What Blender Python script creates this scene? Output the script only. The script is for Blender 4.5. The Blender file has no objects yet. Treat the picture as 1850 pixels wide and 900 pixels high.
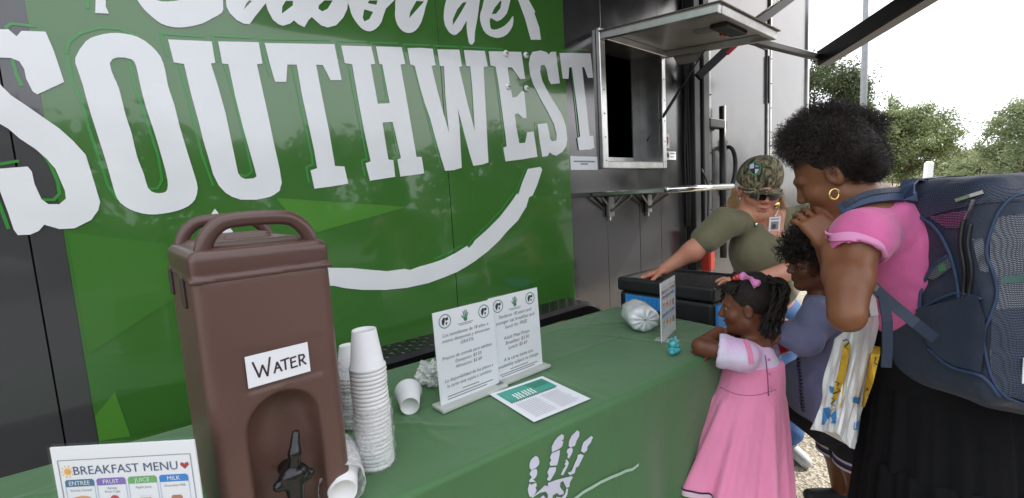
import bpy, math, random
import numpy as np
from mathutils import Vector, Matrix, noise, geometry
random.seed(7); rng = np.random.default_rng(7)
scene = bpy.context.scene
COL = scene.collection
# ------------------------------------------------------------------ camera
# world: X runs along the trailer side (to the right), Y into the trailer (its side wall is y = 0), Z up, metres
F, CX, CY = 800.0, 925.0, 450.0            # focal length and centre in pixels of the 1850 x 900 photograph
D, H = 1.83, 1.34                          # camera stands D in front of the trailer, H above the ground
_dn = np.array([.0576, .9930, .108]); _dn /= np.linalg.norm(_dn)
_t = np.array([975., 0, 800.]); _t[1] = -(_t[0]*_dn[0] + _t[2]*_dn[2])/_dn[1]; _t /= np.linalg.norm(_t)
_n = np.cross(-_dn, _t)
RW = np.stack([_t, _n, -_dn])              # rows: world axes in camera axes (x right, y down, z forward)
CAM = np.array([0, -D, H])
cam = bpy.data.objects.new('camera', bpy.data.cameras.new('camera'))
COL.objects.link(cam)
cam.matrix_world = Matrix(((RW[0][0], -RW[0][1], -RW[0][2], CAM[0]),
                           (RW[1][0], -RW[1][1], -RW[1][2], CAM[1]),
                           (RW[2][0], -RW[2][1], -RW[2][2], CAM[2]), (0, 0, 0, 1)))
cam.data.sensor_width = 36.0
cam.data.lens = 36.0*F/1850.0
cam.data.clip_start = .05; cam.data.clip_end = 2000
scene.camera = cam
# ------------------------------------------------------------------ sky, sun, exposure
SUN_AZ = Vector((.86, -.50, 0)).normalized(); SUN_EL = math.radians(42)
world = bpy.data.worlds.new('World'); scene.world = world; world.use_nodes = True
nt = world.node_tree; nt.nodes.clear()
wo = nt.nodes.new('ShaderNodeOutputWorld'); bg = nt.nodes.new('ShaderNodeBackground')
sk = nt.nodes.new('ShaderNodeTexSky'); sk.sky_type = 'NISHITA'; sk.sun_disc = False
sk.sun_elevation = SUN_EL; sk.sun_rotation = math.atan2(SUN_AZ.x, SUN_AZ.y)
sk.dust_density = 5.0; sk.air_density = 1.2; sk.ozone_density = 1.0
cl = nt.nodes.new('ShaderNodeMixRGB'); cl.blend_type = 'MIX'
cl.inputs[2].default_value = (8.0, 8.35, 8.9, 1)
tc = nt.nodes.new('ShaderNodeTexCoord'); mp = nt.nodes.new('ShaderNodeMapping'); mp.inputs['Scale'].default_value = (1, 1, 4)
nz = nt.nodes.new('ShaderNodeTexNoise'); nz.inputs['Scale'].default_value = 2.2; nz.inputs['Detail'].default_value = 6
rp = nt.nodes.new('ShaderNodeMapRange'); rp.inputs[1].default_value = .25; rp.inputs[2].default_value = .7; rp.inputs[3].default_value = .55; rp.inputs[4].default_value = .98
nt.links.new(tc.outputs['Generated'], mp.inputs[0]); nt.links.new(mp.outputs[0], nz.inputs['Vector'])
nt.links.new(nz.outputs['Fac'], rp.inputs[0]); nt.links.new(rp.outputs[0], cl.inputs[0])
nt.links.new(sk.outputs[0], cl.inputs[1]); nt.links.new(cl.outputs[0], bg.inputs[0]); nt.links.new(bg.outputs[0], wo.inputs[0])
bg.inputs[1].default_value = .12
sun = bpy.data.objects.new('sun', bpy.data.lights.new('sun', 'SUN')); COL.objects.link(sun)
sun.data.energy = 3.0; sun.data.angle = math.radians(3); sun.data.color = (1, .95, .87)
sun.rotation_euler = Vector((SUN_AZ.x*math.cos(SUN_EL), SUN_AZ.y*math.cos(SUN_EL), math.sin(SUN_EL))).to_track_quat('Z', 'Y').to_euler()
vs = scene.view_settings
vs.view_transform = 'Standard'; vs.look = 'None'; vs.gamma = 1; vs.use_curve_mapping = False; vs.exposure = 1.2
scene.cycles.use_denoising = True
scene.cycles.max_bounces = 8; scene.cycles.transparent_max_bounces = 16; scene.cycles.caustics_reflective = False; scene.cycles.caustics_refractive = False
# ------------------------------------------------------------------ geometry helpers
def ray(px, py): return RW @ np.array([(px-CX)/F, (py-CY)/F, 1.])
def P(px, py, Z): return CAM + ray(px, py)*Z                        # point of the place seen at a pixel, Z metres ahead
def on_z(px, py, z): d = ray(px, py); return CAM + d*((z-H)/d[2])   # on a level plane
def on_y(px, py, y=0.): d = ray(px, py); return CAM + d*((y+D)/d[1])# on a plane parallel to the trailer side
def on_x(px, py, x): d = ray(px, py); return CAM + d*(x/d[0])
def CV(x, y, z): v = RW @ np.array([x, y, z], float); return v/np.linalg.norm(v)
def nrm(v): v = np.asarray(v, float); return v/(np.linalg.norm(v)+1e-12)
def srgb(r, g, b): 
    f = lambda c: (c/255/12.92) if c/255 <= .04045 else ((c/255+.055)/1.055)**2.4
    return (f(r), f(g), f(b))

MATS = {}
def mat(name, col=(.5, .5, .5), rough=.5, metal=0., spec=.5, var=0., vscale=8., bump=0., bscale=60., coat=0., sheen=0., alpha=1., trans=0., sss=0., col2=None, stretch=None, bdist=.004):
    if name in MATS: return MATS[name]
    m = bpy.data.materials.new(name); m.use_nodes = True; t = m.node_tree; b = t.nodes['Principled BSDF']
    b.inputs['Base Color'].default_value = (*col, 1); b.inputs['Roughness'].default_value = rough; b.inputs['Metallic'].default_value = metal
    b.inputs['Specular IOR Level'].default_value = spec; b.inputs['Coat Weight'].default_value = coat; b.inputs['Coat Roughness'].default_value = .05
    b.inputs['Sheen Weight'].default_value = sheen; b.inputs['Alpha'].default_value = alpha; b.inputs['Transmission Weight'].default_value = trans
    if sss: b.inputs['Subsurface Weight'].default_value = sss; b.inputs['Subsurface Radius'].default_value = (.012, .005, .003); b.inputs['Subsurface Scale'].default_value = 1.0
    co = t.nodes.new('ShaderNodeTexCoord'); src = co.outputs['Object']
    if stretch:
        mpn = t.nodes.new('ShaderNodeMapping'); mpn.inputs['Scale'].default_value = stretch; t.links.new(src, mpn.inputs[0]); src = mpn.outputs[0]
    if var or col2:
        n = t.nodes.new('ShaderNodeTexNoise'); n.inputs['Scale'].default_value = vscale; n.inputs['Detail'].default_value = 5; t.links.new(src, n.inputs['Vector'])
        r = t.nodes.new('ShaderNodeMapRange'); r.inputs[1].default_value = .32; r.inputs[2].default_value = .68; t.links.new(n.outputs['Fac'], r.inputs[0])
        mx = t.nodes.new('ShaderNodeMixRGB'); mx.inputs[1].default_value = (*[c*(1-var) for c in col], 1)
        mx.inputs[2].default_value = (*(col2 or [min(1, c*(1+var)) for c in col]), 1)
        t.links.new(r.outputs[0], mx.inputs[0]); t.links.new(mx.outputs[0], b.inputs['Base Color'])
    if bump:
        n2 = t.nodes.new('ShaderNodeTexNoise'); n2.inputs['Scale'].default_value = bscale; n2.inputs['Detail'].default_value = 4; t.links.new(src, n2.inputs['Vector'])
        bp = t.nodes.new('ShaderNodeBump'); bp.inputs['Strength'].default_value = bump; bp.inputs['Distance'].default_value = bdist
        t.links.new(n2.outputs['Fac'], bp.inputs['Height']); t.links.new(bp.outputs[0], b.inputs['Normal'])
    MATS[name] = m; return m

def obj(name, verts, faces, m, parent=None, smooth=False):
    me = bpy.data.meshes.new(name)
    if isinstance(faces, np.ndarray):
        k = faces.shape[1]; nf = len(faces)
        me.vertices.add(len(verts)); me.vertices.foreach_set('co', np.asarray(verts, np.float32).ravel())
        me.loops.add(nf*k); me.loops.foreach_set('vertex_index', faces.astype(np.int32).ravel())
        me.polygons.add(nf); me.polygons.foreach_set('loop_start', np.arange(0, nf*k, k, dtype=np.int32))
        me.update(calc_edges=True); me.validate()
    else:
        me.from_pydata([tuple(map(float, v)) for v in verts], [], [tuple(int(i) for i in f) for f in faces]); me.update()
    if smooth: me.polygons.foreach_set('use_smooth', [True]*len(me.polygons))
    me.materials.append(m)
    o = bpy.data.objects.new(name, me); COL.objects.link(o)
    if parent is not None: o.parent = parent
    return o
def tag(o, label, cat, group=None, kind=None):
    if label: o['label'] = label
    if cat: o['category'] = cat
    if group: o['group'] = group
    if kind: o['kind'] = kind
    return o
def thing(name, label, cat, group=None):
    o = bpy.data.objects.new(name, None); o.empty_display_size = .1; COL.objects.link(o); return tag(o, label, cat, group)
class MB:
    def __init__(s): s.v = []; s.f = []
    def add(s, v, f):
        o = len(s.v); s.v += [tuple(map(float, p)) for p in v]; s.f += [tuple(int(i)+o for i in q) for q in f]; return s
    def box(s, x0, x1, y0, y1, z0, z1, bev=0., M=None):
        if bev <= 0:
            v = [(x, y, z) for x in (x0, x1) for y in (y0, y1) for z in (z0, z1)]
            f = [(0, 1, 3, 2), (4, 6, 7, 5), (0, 4, 5, 1), (2, 3, 7, 6), (0, 2, 6, 4), (1, 5, 7, 3)]
        else:
            b = min(bev, abs(x1-x0)*.45, abs(y1-y0)*.45, abs(z1-z0)*.45); v = []; idx = {}
            X, Y, Z = (x0, x1), (y0, y1), (z0, z1)
            for i in (0, 1):
                for j in (0, 1):
                    for k in (0, 1):
                        for a in range(3):
                            p = [X[i], Y[j], Z[k]]
                            for c in range(3):
                                if c != a: p[c] += b*(1 if (i, j, k)[c] == 0 else -1)
                            idx[(i, j, k, a)] = len(v); v.append(tuple(p))
            f = []
            for a in range(3):
                o1, o2 = [c for c in range(3) if c != a]
                for e in (0, 1):
                    q = []
                    for (g, h) in ((0, 0), (1, 0), (1, 1), (0, 1)):
                        t = [0, 0, 0]; t[a] = e; t[o1] = g; t[o2] = h; q.append(idx[(*t, a)])
                    flip = (e == 0) ^ (a == 1)
                    f.append(tuple(q[::-1]) if flip else tuple(q))
            for a in range(3):   # edges along axis a
                o1, o2 = [c for c in range(3) if c != a]
                for g in (0, 1):
                    for h in (0, 1):
                        t0 = [0, 0, 0]; t0[o1] = g; t0[o2] = h; t1 = list(t0); t1[a] = 1
                        f.append((idx[(*t0, o1)], idx[(*t1, o1)], idx[(*t1, o2)], idx[(*t0, o2)]))
            for i in (0, 1):
                for j in (0, 1):
                    for k in (0, 1): f.append((idx[(i, j, k, 0)], idx[(i, j, k, 1)], idx[(i, j, k, 2)]))
        if M is not None: v = [tuple(M @ Vector(p)) for p in v]
        return s.add(v, f)
    def tube(s, pts, r, seg=8, cap=True, flat=1.):
        pts = [np.asarray(p, float) for p in pts]; n = len(pts)
        rs = r if hasattr(r, '__len__') else [r]*n
        up = None; v = []; f = []
        for i in range(n):
            d = nrm(pts[min(i+1, n-1)]-pts[max(i-1, 0)])
            if up is None:
                a = np.array([0, 0, 1.]) if abs(d[2]) < .9 else np.array([1., 0, 0])
            else: a = up
            up = nrm(a - d*np.dot(a, d)); sd = np.cross(d, up)
            for k in range(seg):
                th = 2*math.pi*k/seg; v.append(pts[i] + rs[i]*(math.cos(th)*sd + flat*math.sin(th)*up))
        for i in range(n-1):
            for k in range(seg):
                a, b = i*seg+k, i*seg+(k+1) % seg; f.append((a, b, b+seg, a+seg))
        if cap: f.append(tuple(range(seg))[::-1]); f.append(tuple(range((n-1)*seg, n*seg)))
        return s.add(v, f)
    def lathe(s, prof, seg=24, M=None):          # prof: (r, z)
        v = []; f = []
        for r, z in prof:
            for k in range(seg): th = 2*math.pi*k/seg; v.append((r*math.cos(th), r*math.sin(th), z))
        for i in range(len(prof)-1):
            for k in range(seg):
                a, b = i*seg+k, i*seg+(k+1) % seg; f.append((a, b, b+seg, a+seg))
        if prof[0][0] > 1e-5: f.append(tuple(range(seg))[::-1])
        if prof[-1][0] > 1e-5: f.append(tuple(range((len(prof)-1)*seg, len(prof)*seg)))
        if M is not None: v = [tuple(M @ Vector(p)) for p in v]
        return s.add(v, f)
    def ball(s, c, r, seg=12, rings=8, M=None):
        r = r if hasattr(r, '__len__') else (r, r, r)
        prof = [(math.sin(math.pi*i/rings), -math.cos(math.pi*i/rings)) for i in range(rings+1)]
        v = []; f = []
        for (a, z) in prof:
            for k in range(seg): th = 2*math.pi*k/seg; v.append((a*math.cos(th)*r[0], a*math.sin(th)*r[1], z*r[2]))
        for i in range(rings):
            for k in range(seg): p, q = i*seg+k, i*seg+(k+1) % seg; f.append((p, q, q+seg, p+seg))
        if M is not None: v = [tuple(M.to_3x3() @ Vector(p)) for p in v]
        v = [(p[0]+c[0], p[1]+c[1], p[2]+c[2]) for p in v]
        return s.add(v, f)
    def build(s, name, m, parent=None, smooth=False): return obj(name, s.v, s.f, m, parent, smooth)

def frame(o, x, y, z=None):
    """4x4 matrix with columns x, y, z at o"""
    x = nrm(x); y = np.asarray(y, float); y = nrm(y - x*np.dot(x, y)); zz = np.cross(x, y)
    return Matrix(((x[0], y[0], zz[0], o[0]), (x[1], y[1], zz[1], o[1]), (x[2], y[2], zz[2], o[2]), (0, 0, 0, 1)))

def smooth_closed(pts, n=4):
    out = []; N = len(pts); p = [np.array(q, float) for q in pts]
    for i in range(N):
        a, b, c, d = p[i-1], p[i], p[(i+1) % N], p[(i+2) % N]
        for k in range(n):
            t = k/n; out.append(.5*((2*b)+(-a+c)*t+(2*a-5*b+4*c-d)*t*t+(-a+3*b-3*c+d)*t**3))
    return [tuple(q) for q in out]
def smooth_open(pts, n=5):
    p = [np.array(q, float) for q in pts]; p = [2*p[0]-p[1]]+p+[2*p[-1]-p[-2]]; out = []
    for i in range(1, len(p)-2):
        a, b, c, d = p[i-1], p[i], p[i+1], p[i+2]
        for k in range(n):
            t = k/n; out.append(.5*((2*b)+(-a+c)*t+(2*a-5*b+4*c-d)*t*t+(-a+3*b-3*c+d)*t**3))
    out.append(p[-2]); return out
def slab(name, loops, to3, m, parent, thick=.0015, nrm_dir=(0, -1, 0)):
    """flat piece cut from a sheet: loops of 2-D points (outer, then holes), to3 maps to 3-D; thickness along nrm_dir"""
    loops3 = [[np.array(to3(*p), float) for p in lp] for lp in loops]
    tris = geometry.tessellate_polygon([[Vector(p) for p in lp] for lp in loops3])
    flat = [p for lp in loops3 for p in lp]; N = len(flat); off = np.array(nrm_dir, float)*thick
    v = [p+off for p in flat] + [p for p in flat]; f = []
    for t in tris:
        a, b, c = (flat[i] for i in t); g = np.cross(b-a, c-a)
        f.append(tuple(t) if np.dot(g, nrm_dir) > 0 else tuple(t[::-1]))
    o = 0
    for lp in loops3:
        n = len(lp)
        for i in range(n): a, b = o+i, o+(i+1) % n; f.append((a, b, b+N, a+N))
        o += n
    return obj(name, v, f, m, parent)
def text_mesh(body, size, align='CENTER', shear=0., space=1., bold=0.):
    cu = bpy.data.curves.new('text', 'FONT'); cu.body = body; cu.size = size; cu.align_x = align; cu.align_y = 'CENTER'; cu.shear = shear
    cu.space_line = space; cu.offset = bold; cu.resolution_u = 2
    o = bpy.data.objects.new('text', cu); COL.objects.link(o)
    bpy.context.view_layer.update()
    me = bpy.data.meshes.new_from_object(o.evaluated_get(bpy.context.evaluated_depsgraph_get()))
    v = [tuple(x.co) for x in me.vertices]; f = [tuple(p.vertices) for p in me.polygons]
    bpy.data.objects.remove(o); bpy.data.curves.remove(cu); bpy.data.meshes.remove(me)
    return v, f
def print_text(name, lines, M, m, parent, align='CENTER'):
    """lines: (text, x, y, size[, shear]) in the local plane of M (x right, y up, z out of the surface)"""
    b = MB()
    for ln in lines:
        v, f = text_mesh(ln[0], ln[3], ln[5] if len(ln) > 5 else align, ln[4] if len(ln) > 4 else 0.)
        b.add([tuple(M @ Vector((p[0]+ln[1], p[1]+ln[2], .0005))) for p in v], f)
    return b.build(name, m, parent)
def decal(name, polys, M, m, parent, z=.0005):
    b = MB()
    for p in polys: b.add([tuple(M @ Vector((q[0], q[1], z))) for q in p], [tuple(range(len(p)))])
    return b.build(name, m, parent)
def disc(cx, cy, r, n=20, ry=None): return [(cx+r*math.cos(2*math.pi*k/n), cy+(ry or r)*math.sin(2*math.pi*k/n)) for k in range(n)]
def ring(cx, cy, r0, r1, n=24):
    out = []
    for k in range(n):
        a, b = 2*math.pi*k/n, 2*math.pi*(k+1)/n
        out.append([(cx+r*math.cos(t), cy+r*math.sin(t)) for r, t in ((r0, a), (r1, a), (r1, b), (r0, b))])
    return out
def strip(pts, w):          # 2-D stroke as quads
    out = []
    for a, b in zip(pts[:-1], pts[1:]):
        a, b = np.array(a, float), np.array(b, float); d = b-a; L = np.linalg.norm(d)+1e-9; n_ = np.array([-d[1], d[0]])/L*w/2; e = d/L*w*.25
        out.append([tuple(a-e+n_), tuple(a-e-n_), tuple(b+e-n_), tuple(b+e+n_)])
    return out

# ------------------------------------------------------------------ implicit surfaces (continuous bodies, clothes)
class SDF:
    def __init__(s, res=.006): s.pr = []; s.res = res
    def cone(s, a, b, ra, rb, k=.02, inf=0., neg=False): s.pr.append(('c', np.array(a, float), np.array(b, float), ra+inf, rb+inf, k, neg)); return s
    def ell(s, c, r, M=None, k=.02, inf=0., neg=False):
        r = np.array(r, float)+inf; s.pr.append(('e', np.array(c, float), r, np.eye(3) if M is None else np.array(M, float), k, neg)); return s
    def rbox(s, c, hs, M=None, rad=.02, k=.02, neg=False):
        s.pr.append(('b', np.array(c, float), np.array(hs, float), np.eye(3) if M is None else np.array(M, float), k, neg, rad)); return s
    def plane(s, p, nn, k=.004): s.pr.append(('p', np.array(p, float), nrm(nn), k)); return s   # cuts away the side nn points to
    def grid(s):
        lo = np.full(3, 1e9); hi = -lo
        for q in s.pr:
            if q[0] == 'c' and not q[6]:
                for p, r in ((q[1], q[3]), (q[2], q[4])): lo = np.minimum(lo, p-r); hi = np.maximum(hi, p+r)
            if q[0] in 'eb' and not q[5]: R_ = np.linalg.norm(q[2]); lo = np.minimum(lo, q[1]-R_); hi = np.maximum(hi, q[1]+R_)
        h = s.res; lo = lo-4*h-.02; n = np.ceil((hi+4*h+.02-lo)/h).astype(int)
        d = np.full(n, .25, np.float32); ax = [lo[i]+np.arange(n[i])*h for i in range(3)]
        for q in s.pr:
            if q[0] == 'p':
                X = (ax[0][:, None, None]-q[1][0])*q[2][0]+(ax[1][None, :, None]-q[1][1])*q[2][1]+(ax[2][None, None, :]-q[1][2])*q[2][2]
                d = np.maximum(d, X).astype(np.float32); continue
            k = q[5] if q[0] == 'c' else q[4]; neg = q[6] if q[0] == 'c' else q[5]
            if q[0] == 'c': a0 = np.minimum(q[1]-q[3], q[2]-q[4]); a1 = np.maximum(q[1]+q[3], q[2]+q[4])
            else: R_ = np.linalg.norm(q[2]); a0, a1 = q[1]-R_, q[1]+R_
            m_ = k+3*h; i0 = np.clip(np.floor((a0-m_-lo)/h).astype(int), 0, n-1); i1 = np.clip(np.ceil((a1+m_-lo)/h).astype(int)+1, 1, n)
            if np.any(i1 <= i0): continue
            x = ax[0][i0[0]:i1[0]][:, None, None]; y = ax[1][i0[1]:i1[1]][None, :, None]; z = ax[2][i0[2]:i1[2]][None, None, :]
            if q[0] == 'c':
                a, b = q[1], q[2]; ab = b-a; L2 = max(ab@ab, 1e-9)
                t = np.clip(((x-a[0])*ab[0]+(y-a[1])*ab[1]+(z-a[2])*ab[2])/L2, 0, 1)
                v = np.sqrt((x-a[0]-t*ab[0])**2+(y-a[1]-t*ab[1])**2+(z-a[2]-t*ab[2])**2)-(q[3]+(q[4]-q[3])*t)
            else:
                c, r, M = q[1], q[2], q[3]
                l = [(x-c[0])*M[0, i]+(y-c[1])*M[1, i]+(z-c[2])*M[2, i] for i in range(3)]
                if q[0] == 'e':
                    k0 = np.sqrt(sum((l[i]/r[i])**2 for i in range(3))); k1 = np.sqrt(sum((l[i]/r[i]**2)**2 for i in range(3)))+1e-6; v = k0*(k0-1)/k1
                else:
                    rd = q[6]; qq = [np.abs(l[i])-(r[i]-rd) for i in range(3)]
                    v = np.sqrt(sum(np.maximum(w, 0)**2 for w in qq))+np.minimum(np.maximum(np.maximum(qq[0], qq[1]), qq[2]), 0)-rd
            sl = d[i0[0]:i1[0], i0[1]:i1[1], i0[2]:i1[2]]; v = v.astype(np.float32)
            if neg: v = -v; hh = np.maximum(k-np.abs(sl-v), 0)/k; sl[...] = np.maximum(sl, v)+hh*hh*k*.25
            else: hh = np.maximum(k-np.abs(sl-v), 0)/k; sl[...] = np.minimum(sl, v)-hh*hh*k*.25
        return d, lo, h
    def mesh(s):
        d, lo, h = s.grid(); ins = d < 0
        c = np.zeros(tuple(np.array(d.shape)-1), np.int8)
        for i in (0, 1):
            for j in (0, 1):
                for k in (0, 1): c += ins[i:ins.shape[0]-1+i, j:ins.shape[1]-1+j, k:ins.shape[2]-1+k]
        act = np.argwhere((c > 0) & (c < 8)); N = len(act)
        cr = np.array([(i, j, k) for i in (0, 1) for j in (0, 1) for k in (0, 1)])
        val = np.stack([d[act[:, 0]+o[0], act[:, 1]+o[1], act[:, 2]+o[2]] for o in cr], 1)
        sm = np.zeros((N, 3)); ct = np.zeros(N)
        for a in range(8):
            for b in range(a+1, 8):
                if np.abs(cr[a]-cr[b]).sum() == 1:
                    x = (val[:, a] < 0) != (val[:, b] < 0); t = val[:, a]/(val[:, a]-val[:, b]+1e-12)
                    sm += np.where(x[:, None], cr[a]+t[:, None]*(cr[b]-cr[a]), 0); ct += x
        V = lo+(act+sm/ct[:, None])*h
        idx = np.full(c.shape, -1, np.int32); idx[tuple(act.T)] = np.arange(N)
        fs = []
        for ax in range(3):
            sa = [slice(None)]*3; sb = [slice(None)]*3; sa[ax] = slice(0, -1); sb[ax] = slice(1, None)
            A = ins[tuple(sa)]; B = ins[tuple(sb)]; e = np.argwhere(A != B); o1, o2 = [(1, 2), (2, 0), (0, 1)][ax]
            e = e[(e[:, o1] > 0) & (e[:, o2] > 0) & (e[:, o1] < d.shape[o1]-1) & (e[:, o2] < d.shape[o2]-1)]
            q = []
            for (g, k) in ((1, 1), (0, 1), (0, 0), (1, 0)):
                p = e.copy(); p[:, o1] -= g; p[:, o2] -= k; q.append(idx[tuple(p.T)])
            q = np.stack(q, 1); fl = A[tuple(e.T)]; q[~fl] = q[~fl][:, ::-1]; fs.append(q)
        return V, np.concatenate(fs)
    def build(s, name, m, parent=None, disp=None):
        V, Fc = s.mesh()
        if disp is not None: V = disp(V)
        return obj(name, V, Fc, m, parent, True)
def vnoise(V, sc, seed=0):
    """cheap smooth noise on many points"""
    r = np.random.default_rng(seed); out = np.zeros(len(V))
    for i in range(6):
        k = r.normal(size=3); k = k/np.linalg.norm(k)*sc*(1+.5*i); out += np.sin(V@k + r.uniform(0, 6.28) + 1.3*np.sin(V@(r.normal(size=3)*sc*.6)))/(1+.5*i)
    return out/3
# ================================================================== SETTING
def pebble_mat():
    m = bpy.data.materials.new('gravelly asphalt'); m.use_nodes = True; t = m.node_tree; b = t.nodes['Principled BSDF']
    co = t.nodes.new('ShaderNodeTexCoord')
    v = t.nodes.new('ShaderNodeTexVoronoi'); v.inputs['Scale'].default_value = 90; t.links.new(co.outputs['Object'], v.inputs['Vector'])
    n = t.nodes.new('ShaderNodeTexNoise'); n.inputs['Scale'].default_value = 1.1; n.inputs['Detail'].default_value = 8; t.links.new(co.outputs['Object'], n.inputs['Vector'])
    cr = t.nodes.new('ShaderNodeValToRGB'); e = cr.color_ramp.elements
    e[0].position = 0; e[0].color = (.13, .115, .09, 1); e[1].position = 1; e[1].color = (.50, .45, .36, 1); k = e.new(.5); k.color = (.32, .285, .225, 1)
    sp = t.nodes.new('ShaderNodeSeparateColor'); t.links.new(v.outputs['Color'], sp.inputs[0]); t.links.new(sp.outputs[0], cr.inputs[0])
    mx = t.nodes.new('ShaderNodeMixRGB'); mx.blend_type = 'MULTIPLY'; mx.inputs[0].default_value = .5
    r2 = t.nodes.new('ShaderNodeMapRange'); r2.inputs[1].default_value = .3; r2.inputs[2].default_value = .7; r2.inputs[3].default_value = .55; r2.inputs[4].default_value = 1.
    t.links.new(n.outputs['Fac'], r2.inputs[0]); t.links.new(cr.outputs[0], mx.inputs[1]); t.links.new(r2.outputs[0], mx.inputs[2])
    t.links.new(mx.outputs[0], b.inputs['Base Color']); b.inputs['Roughness'].default_value = .9
    bp = t.nodes.new('ShaderNodeBump'); bp.inputs['Strength'].default_value = .8; bp.inputs['Distance'].default_value = .006
    t.links.new(v.outputs['Distance'], bp.inputs['Height']); t.links.new(bp.outputs[0], b.inputs['Normal']); return m
gv = [(x, y, 0) for y in (-400, -40, -6, 6, 40, 400) for x in (-400, -40, -6, 8, 60, 600)]
gf = [(j*6+i, j*6+i+1, j*6+i+7, j*6+i+6) for j in range(5) for i in range(5)]
tag(obj('added_dark_ground', [(-60, -60, .004), (70, -60, .004), (70, -2.3, .004), (-60, -2.3, .004)], [(0, 1, 2, 3)], mat('added dark ground', (.05, .05, .052), .9, var=.25, vscale=.8, bump=.3, bscale=60)), 'added dark ground out of view that darkens reflections in the trailer side', None, kind='structure')  # unseen sheet, added so the lower trailer wall reflects something dark
tag(obj('ground', gv, gf, pebble_mat()), 'pale gravelly asphalt of the lot', None, kind='structure')
# far field beyond the fence
fc = [P(1500, 330, 62), P(2300, 330, 48), P(2900, 330, 200), P(1500, 330, 260)]
tag(obj('dry_field', [(p[0], p[1], .01) for p in fc], [(0, 1, 2, 3)], mat('dry field', (.30, .20, .11), .95, var=.3, vscale=.25)), 'tan dry playing field beyond the fence', None, kind='structure')

# ------------------------------------------------------------------ trees
def leaf_mat(name, c1, c2):
    m = bpy.data.materials.new(name); m.use_nodes = True; t = m.node_tree; b = t.nodes['Principled BSDF']
    co = t.nodes.new('ShaderNodeTexCoord'); n = t.nodes.new('ShaderNodeTexNoise'); n.inputs['Scale'].default_value = 1.6; n.inputs['Detail'].default_value = 6
    t.links.new(co.outputs['Object'], n.inputs['Vector']); r = t.nodes.new('ShaderNodeMapRange'); r.inputs[1].default_value = .3; r.inputs[2].default_value = .7; t.links.new(n.outputs['Fac'], r.inputs[0])
    mx = t.nodes.new('ShaderNodeMixRGB'); mx.inputs[1].default_value = (*c1, 1); mx.inputs[2].default_value = (*c2, 1); t.links.new(r.outputs[0], mx.inputs[0]); t.links.new(mx.outputs[0], b.inputs['Base Color'])
    b.inputs['Roughness'].default_value = .55; b.inputs['Subsurface Weight'].default_value = 0
    tr = t.nodes.new('ShaderNodeBsdfTranslucent'); t.links.new(mx.outputs[0], tr.inputs[0]); ms = t.nodes.new('ShaderNodeMixShader'); ms.inputs[0].default_value = .35
    t.links.new(b.outputs[0], ms.inputs[1]); t.links.new(tr.outputs[0], ms.inputs[2]); t.links.new(ms.outputs[0], t.nodes['Material Output'].inputs[0]); return m
LEAF = [leaf_mat('oak leaves', (.11, .145, .055), (.21, .25, .10)), leaf_mat('hazy leaves', (.19, .235, .12), (.32, .37, .19)), leaf_mat('dark leaves', (.045, .065, .028), (.10, .125, .05))]  # far foliage is paler: distance haze is put into its colour
BARK = mat('bark', (.12, .09, .065), .9, var=.4, vscale=6, bump=.6, bscale=20)
def leaves(center, rad, n, size, seed, nclump=120, flat=.75, noise_r=.2):
    r = np.random.default_rng(seed); u = r.normal(size=(nclump, 3)); u /= np.linalg.norm(u, axis=1)[:, None]
    rr = r.uniform(.25, 1, nclump)**.45; cc = u*rr[:, None]*(1+r.normal(0, noise_r*.5, nclump))[:, None]
    cs = r.uniform(.13, .3, nclump)
    ci = r.integers(0, nclump, n); pts = cc[ci] + r.normal(size=(n, 3))*cs[ci][:, None]*.5
    pts = np.asarray(center)+pts*np.asarray(rad)
    a = r.normal(size=(n, 3)); a /= np.linalg.norm(a, axis=1)[:, None]; b = np.cross(a, r.normal(size=(n, 3))); b /= np.linalg.norm(b, axis=1)[:, None]
    s = size*r.uniform(.55, 1.3, n)[:, None]
    V = np.stack([pts-a*s, pts-b*s*.45, pts+a*s, pts+b*s*.45], 1).reshape(-1, 3)
    return V, np.arange(4*n).reshape(-1, 4), cc*np.asarray(rad)+np.asarray(center)
def tree(label, base, top, cr_c, cr_r, n, size, lm, seed, group='trees beyond the lot', trunk_r=.16):
    t = thing('tree', label, 'tree', group); t.location = tuple(base)
    o = np.array(base); c = np.array(cr_c)-o
    V, Fq, cl_ = leaves(c, cr_r, n, size, seed); obj('crown', V, Fq, lm, t)
    b = MB(); r = np.random.default_rng(seed+5)
    fork = np.array([0, 0, max(.8, c[2]-cr_r[2]*.75)])
    b.tube(smooth_open([(0, 0, -.1), fork*.5+r.normal(0, .05, 3)*[1, 1, 0], fork, c*.6+fork*.4], 3), [trunk_r*(1-.055*i) for i in range(10)], 8)
    for i in range(14):
        e = cl_[i*4 % len(cl_)]; mid = (fork+e)/2+r.normal(0, .12, 3); b.tube(smooth_open([fork*.95, mid, e], 3), [trunk_r*.45*(1-.13*k) for k in range(7)], 5)
    b.build('trunk', BARK, t, True); return t
def gz(px, Z): p = P(px, 330, Z); return np.array([p[0], p[1], 0])
def tree_px(label, px, Z, ytop, ybot, wpx, n, size, lm, seed, group='trees beyond the lot', tr=.16):
    sc = Z/F; a = P(px, ytop, Z); b = P(px, ybot, Z); rz = (a[2]-b[2])/2; c = (a+b)/2
    return tree(label, gz(px, Z), None, c, (wpx*sc/2, wpx*sc/2, rz), n, size, lm, seed, group, tr)
tree_px('dark broadleaf tree rising right behind the end of the trailer', 1478, 17, 106, 300, 150, 30000, .06, LEAF[2], 11, tr=.18)
tree_px('round green shade tree in the middle beyond the light pole', 1632, 24, 196, 318, 150, 34000, .075, LEAF[0], 12)
tree_px('small tree half hidden behind the tall hair, next to the light pole', 1560, 27, 175, 330, 120, 18000, .08, LEAF[0], 13)
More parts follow.
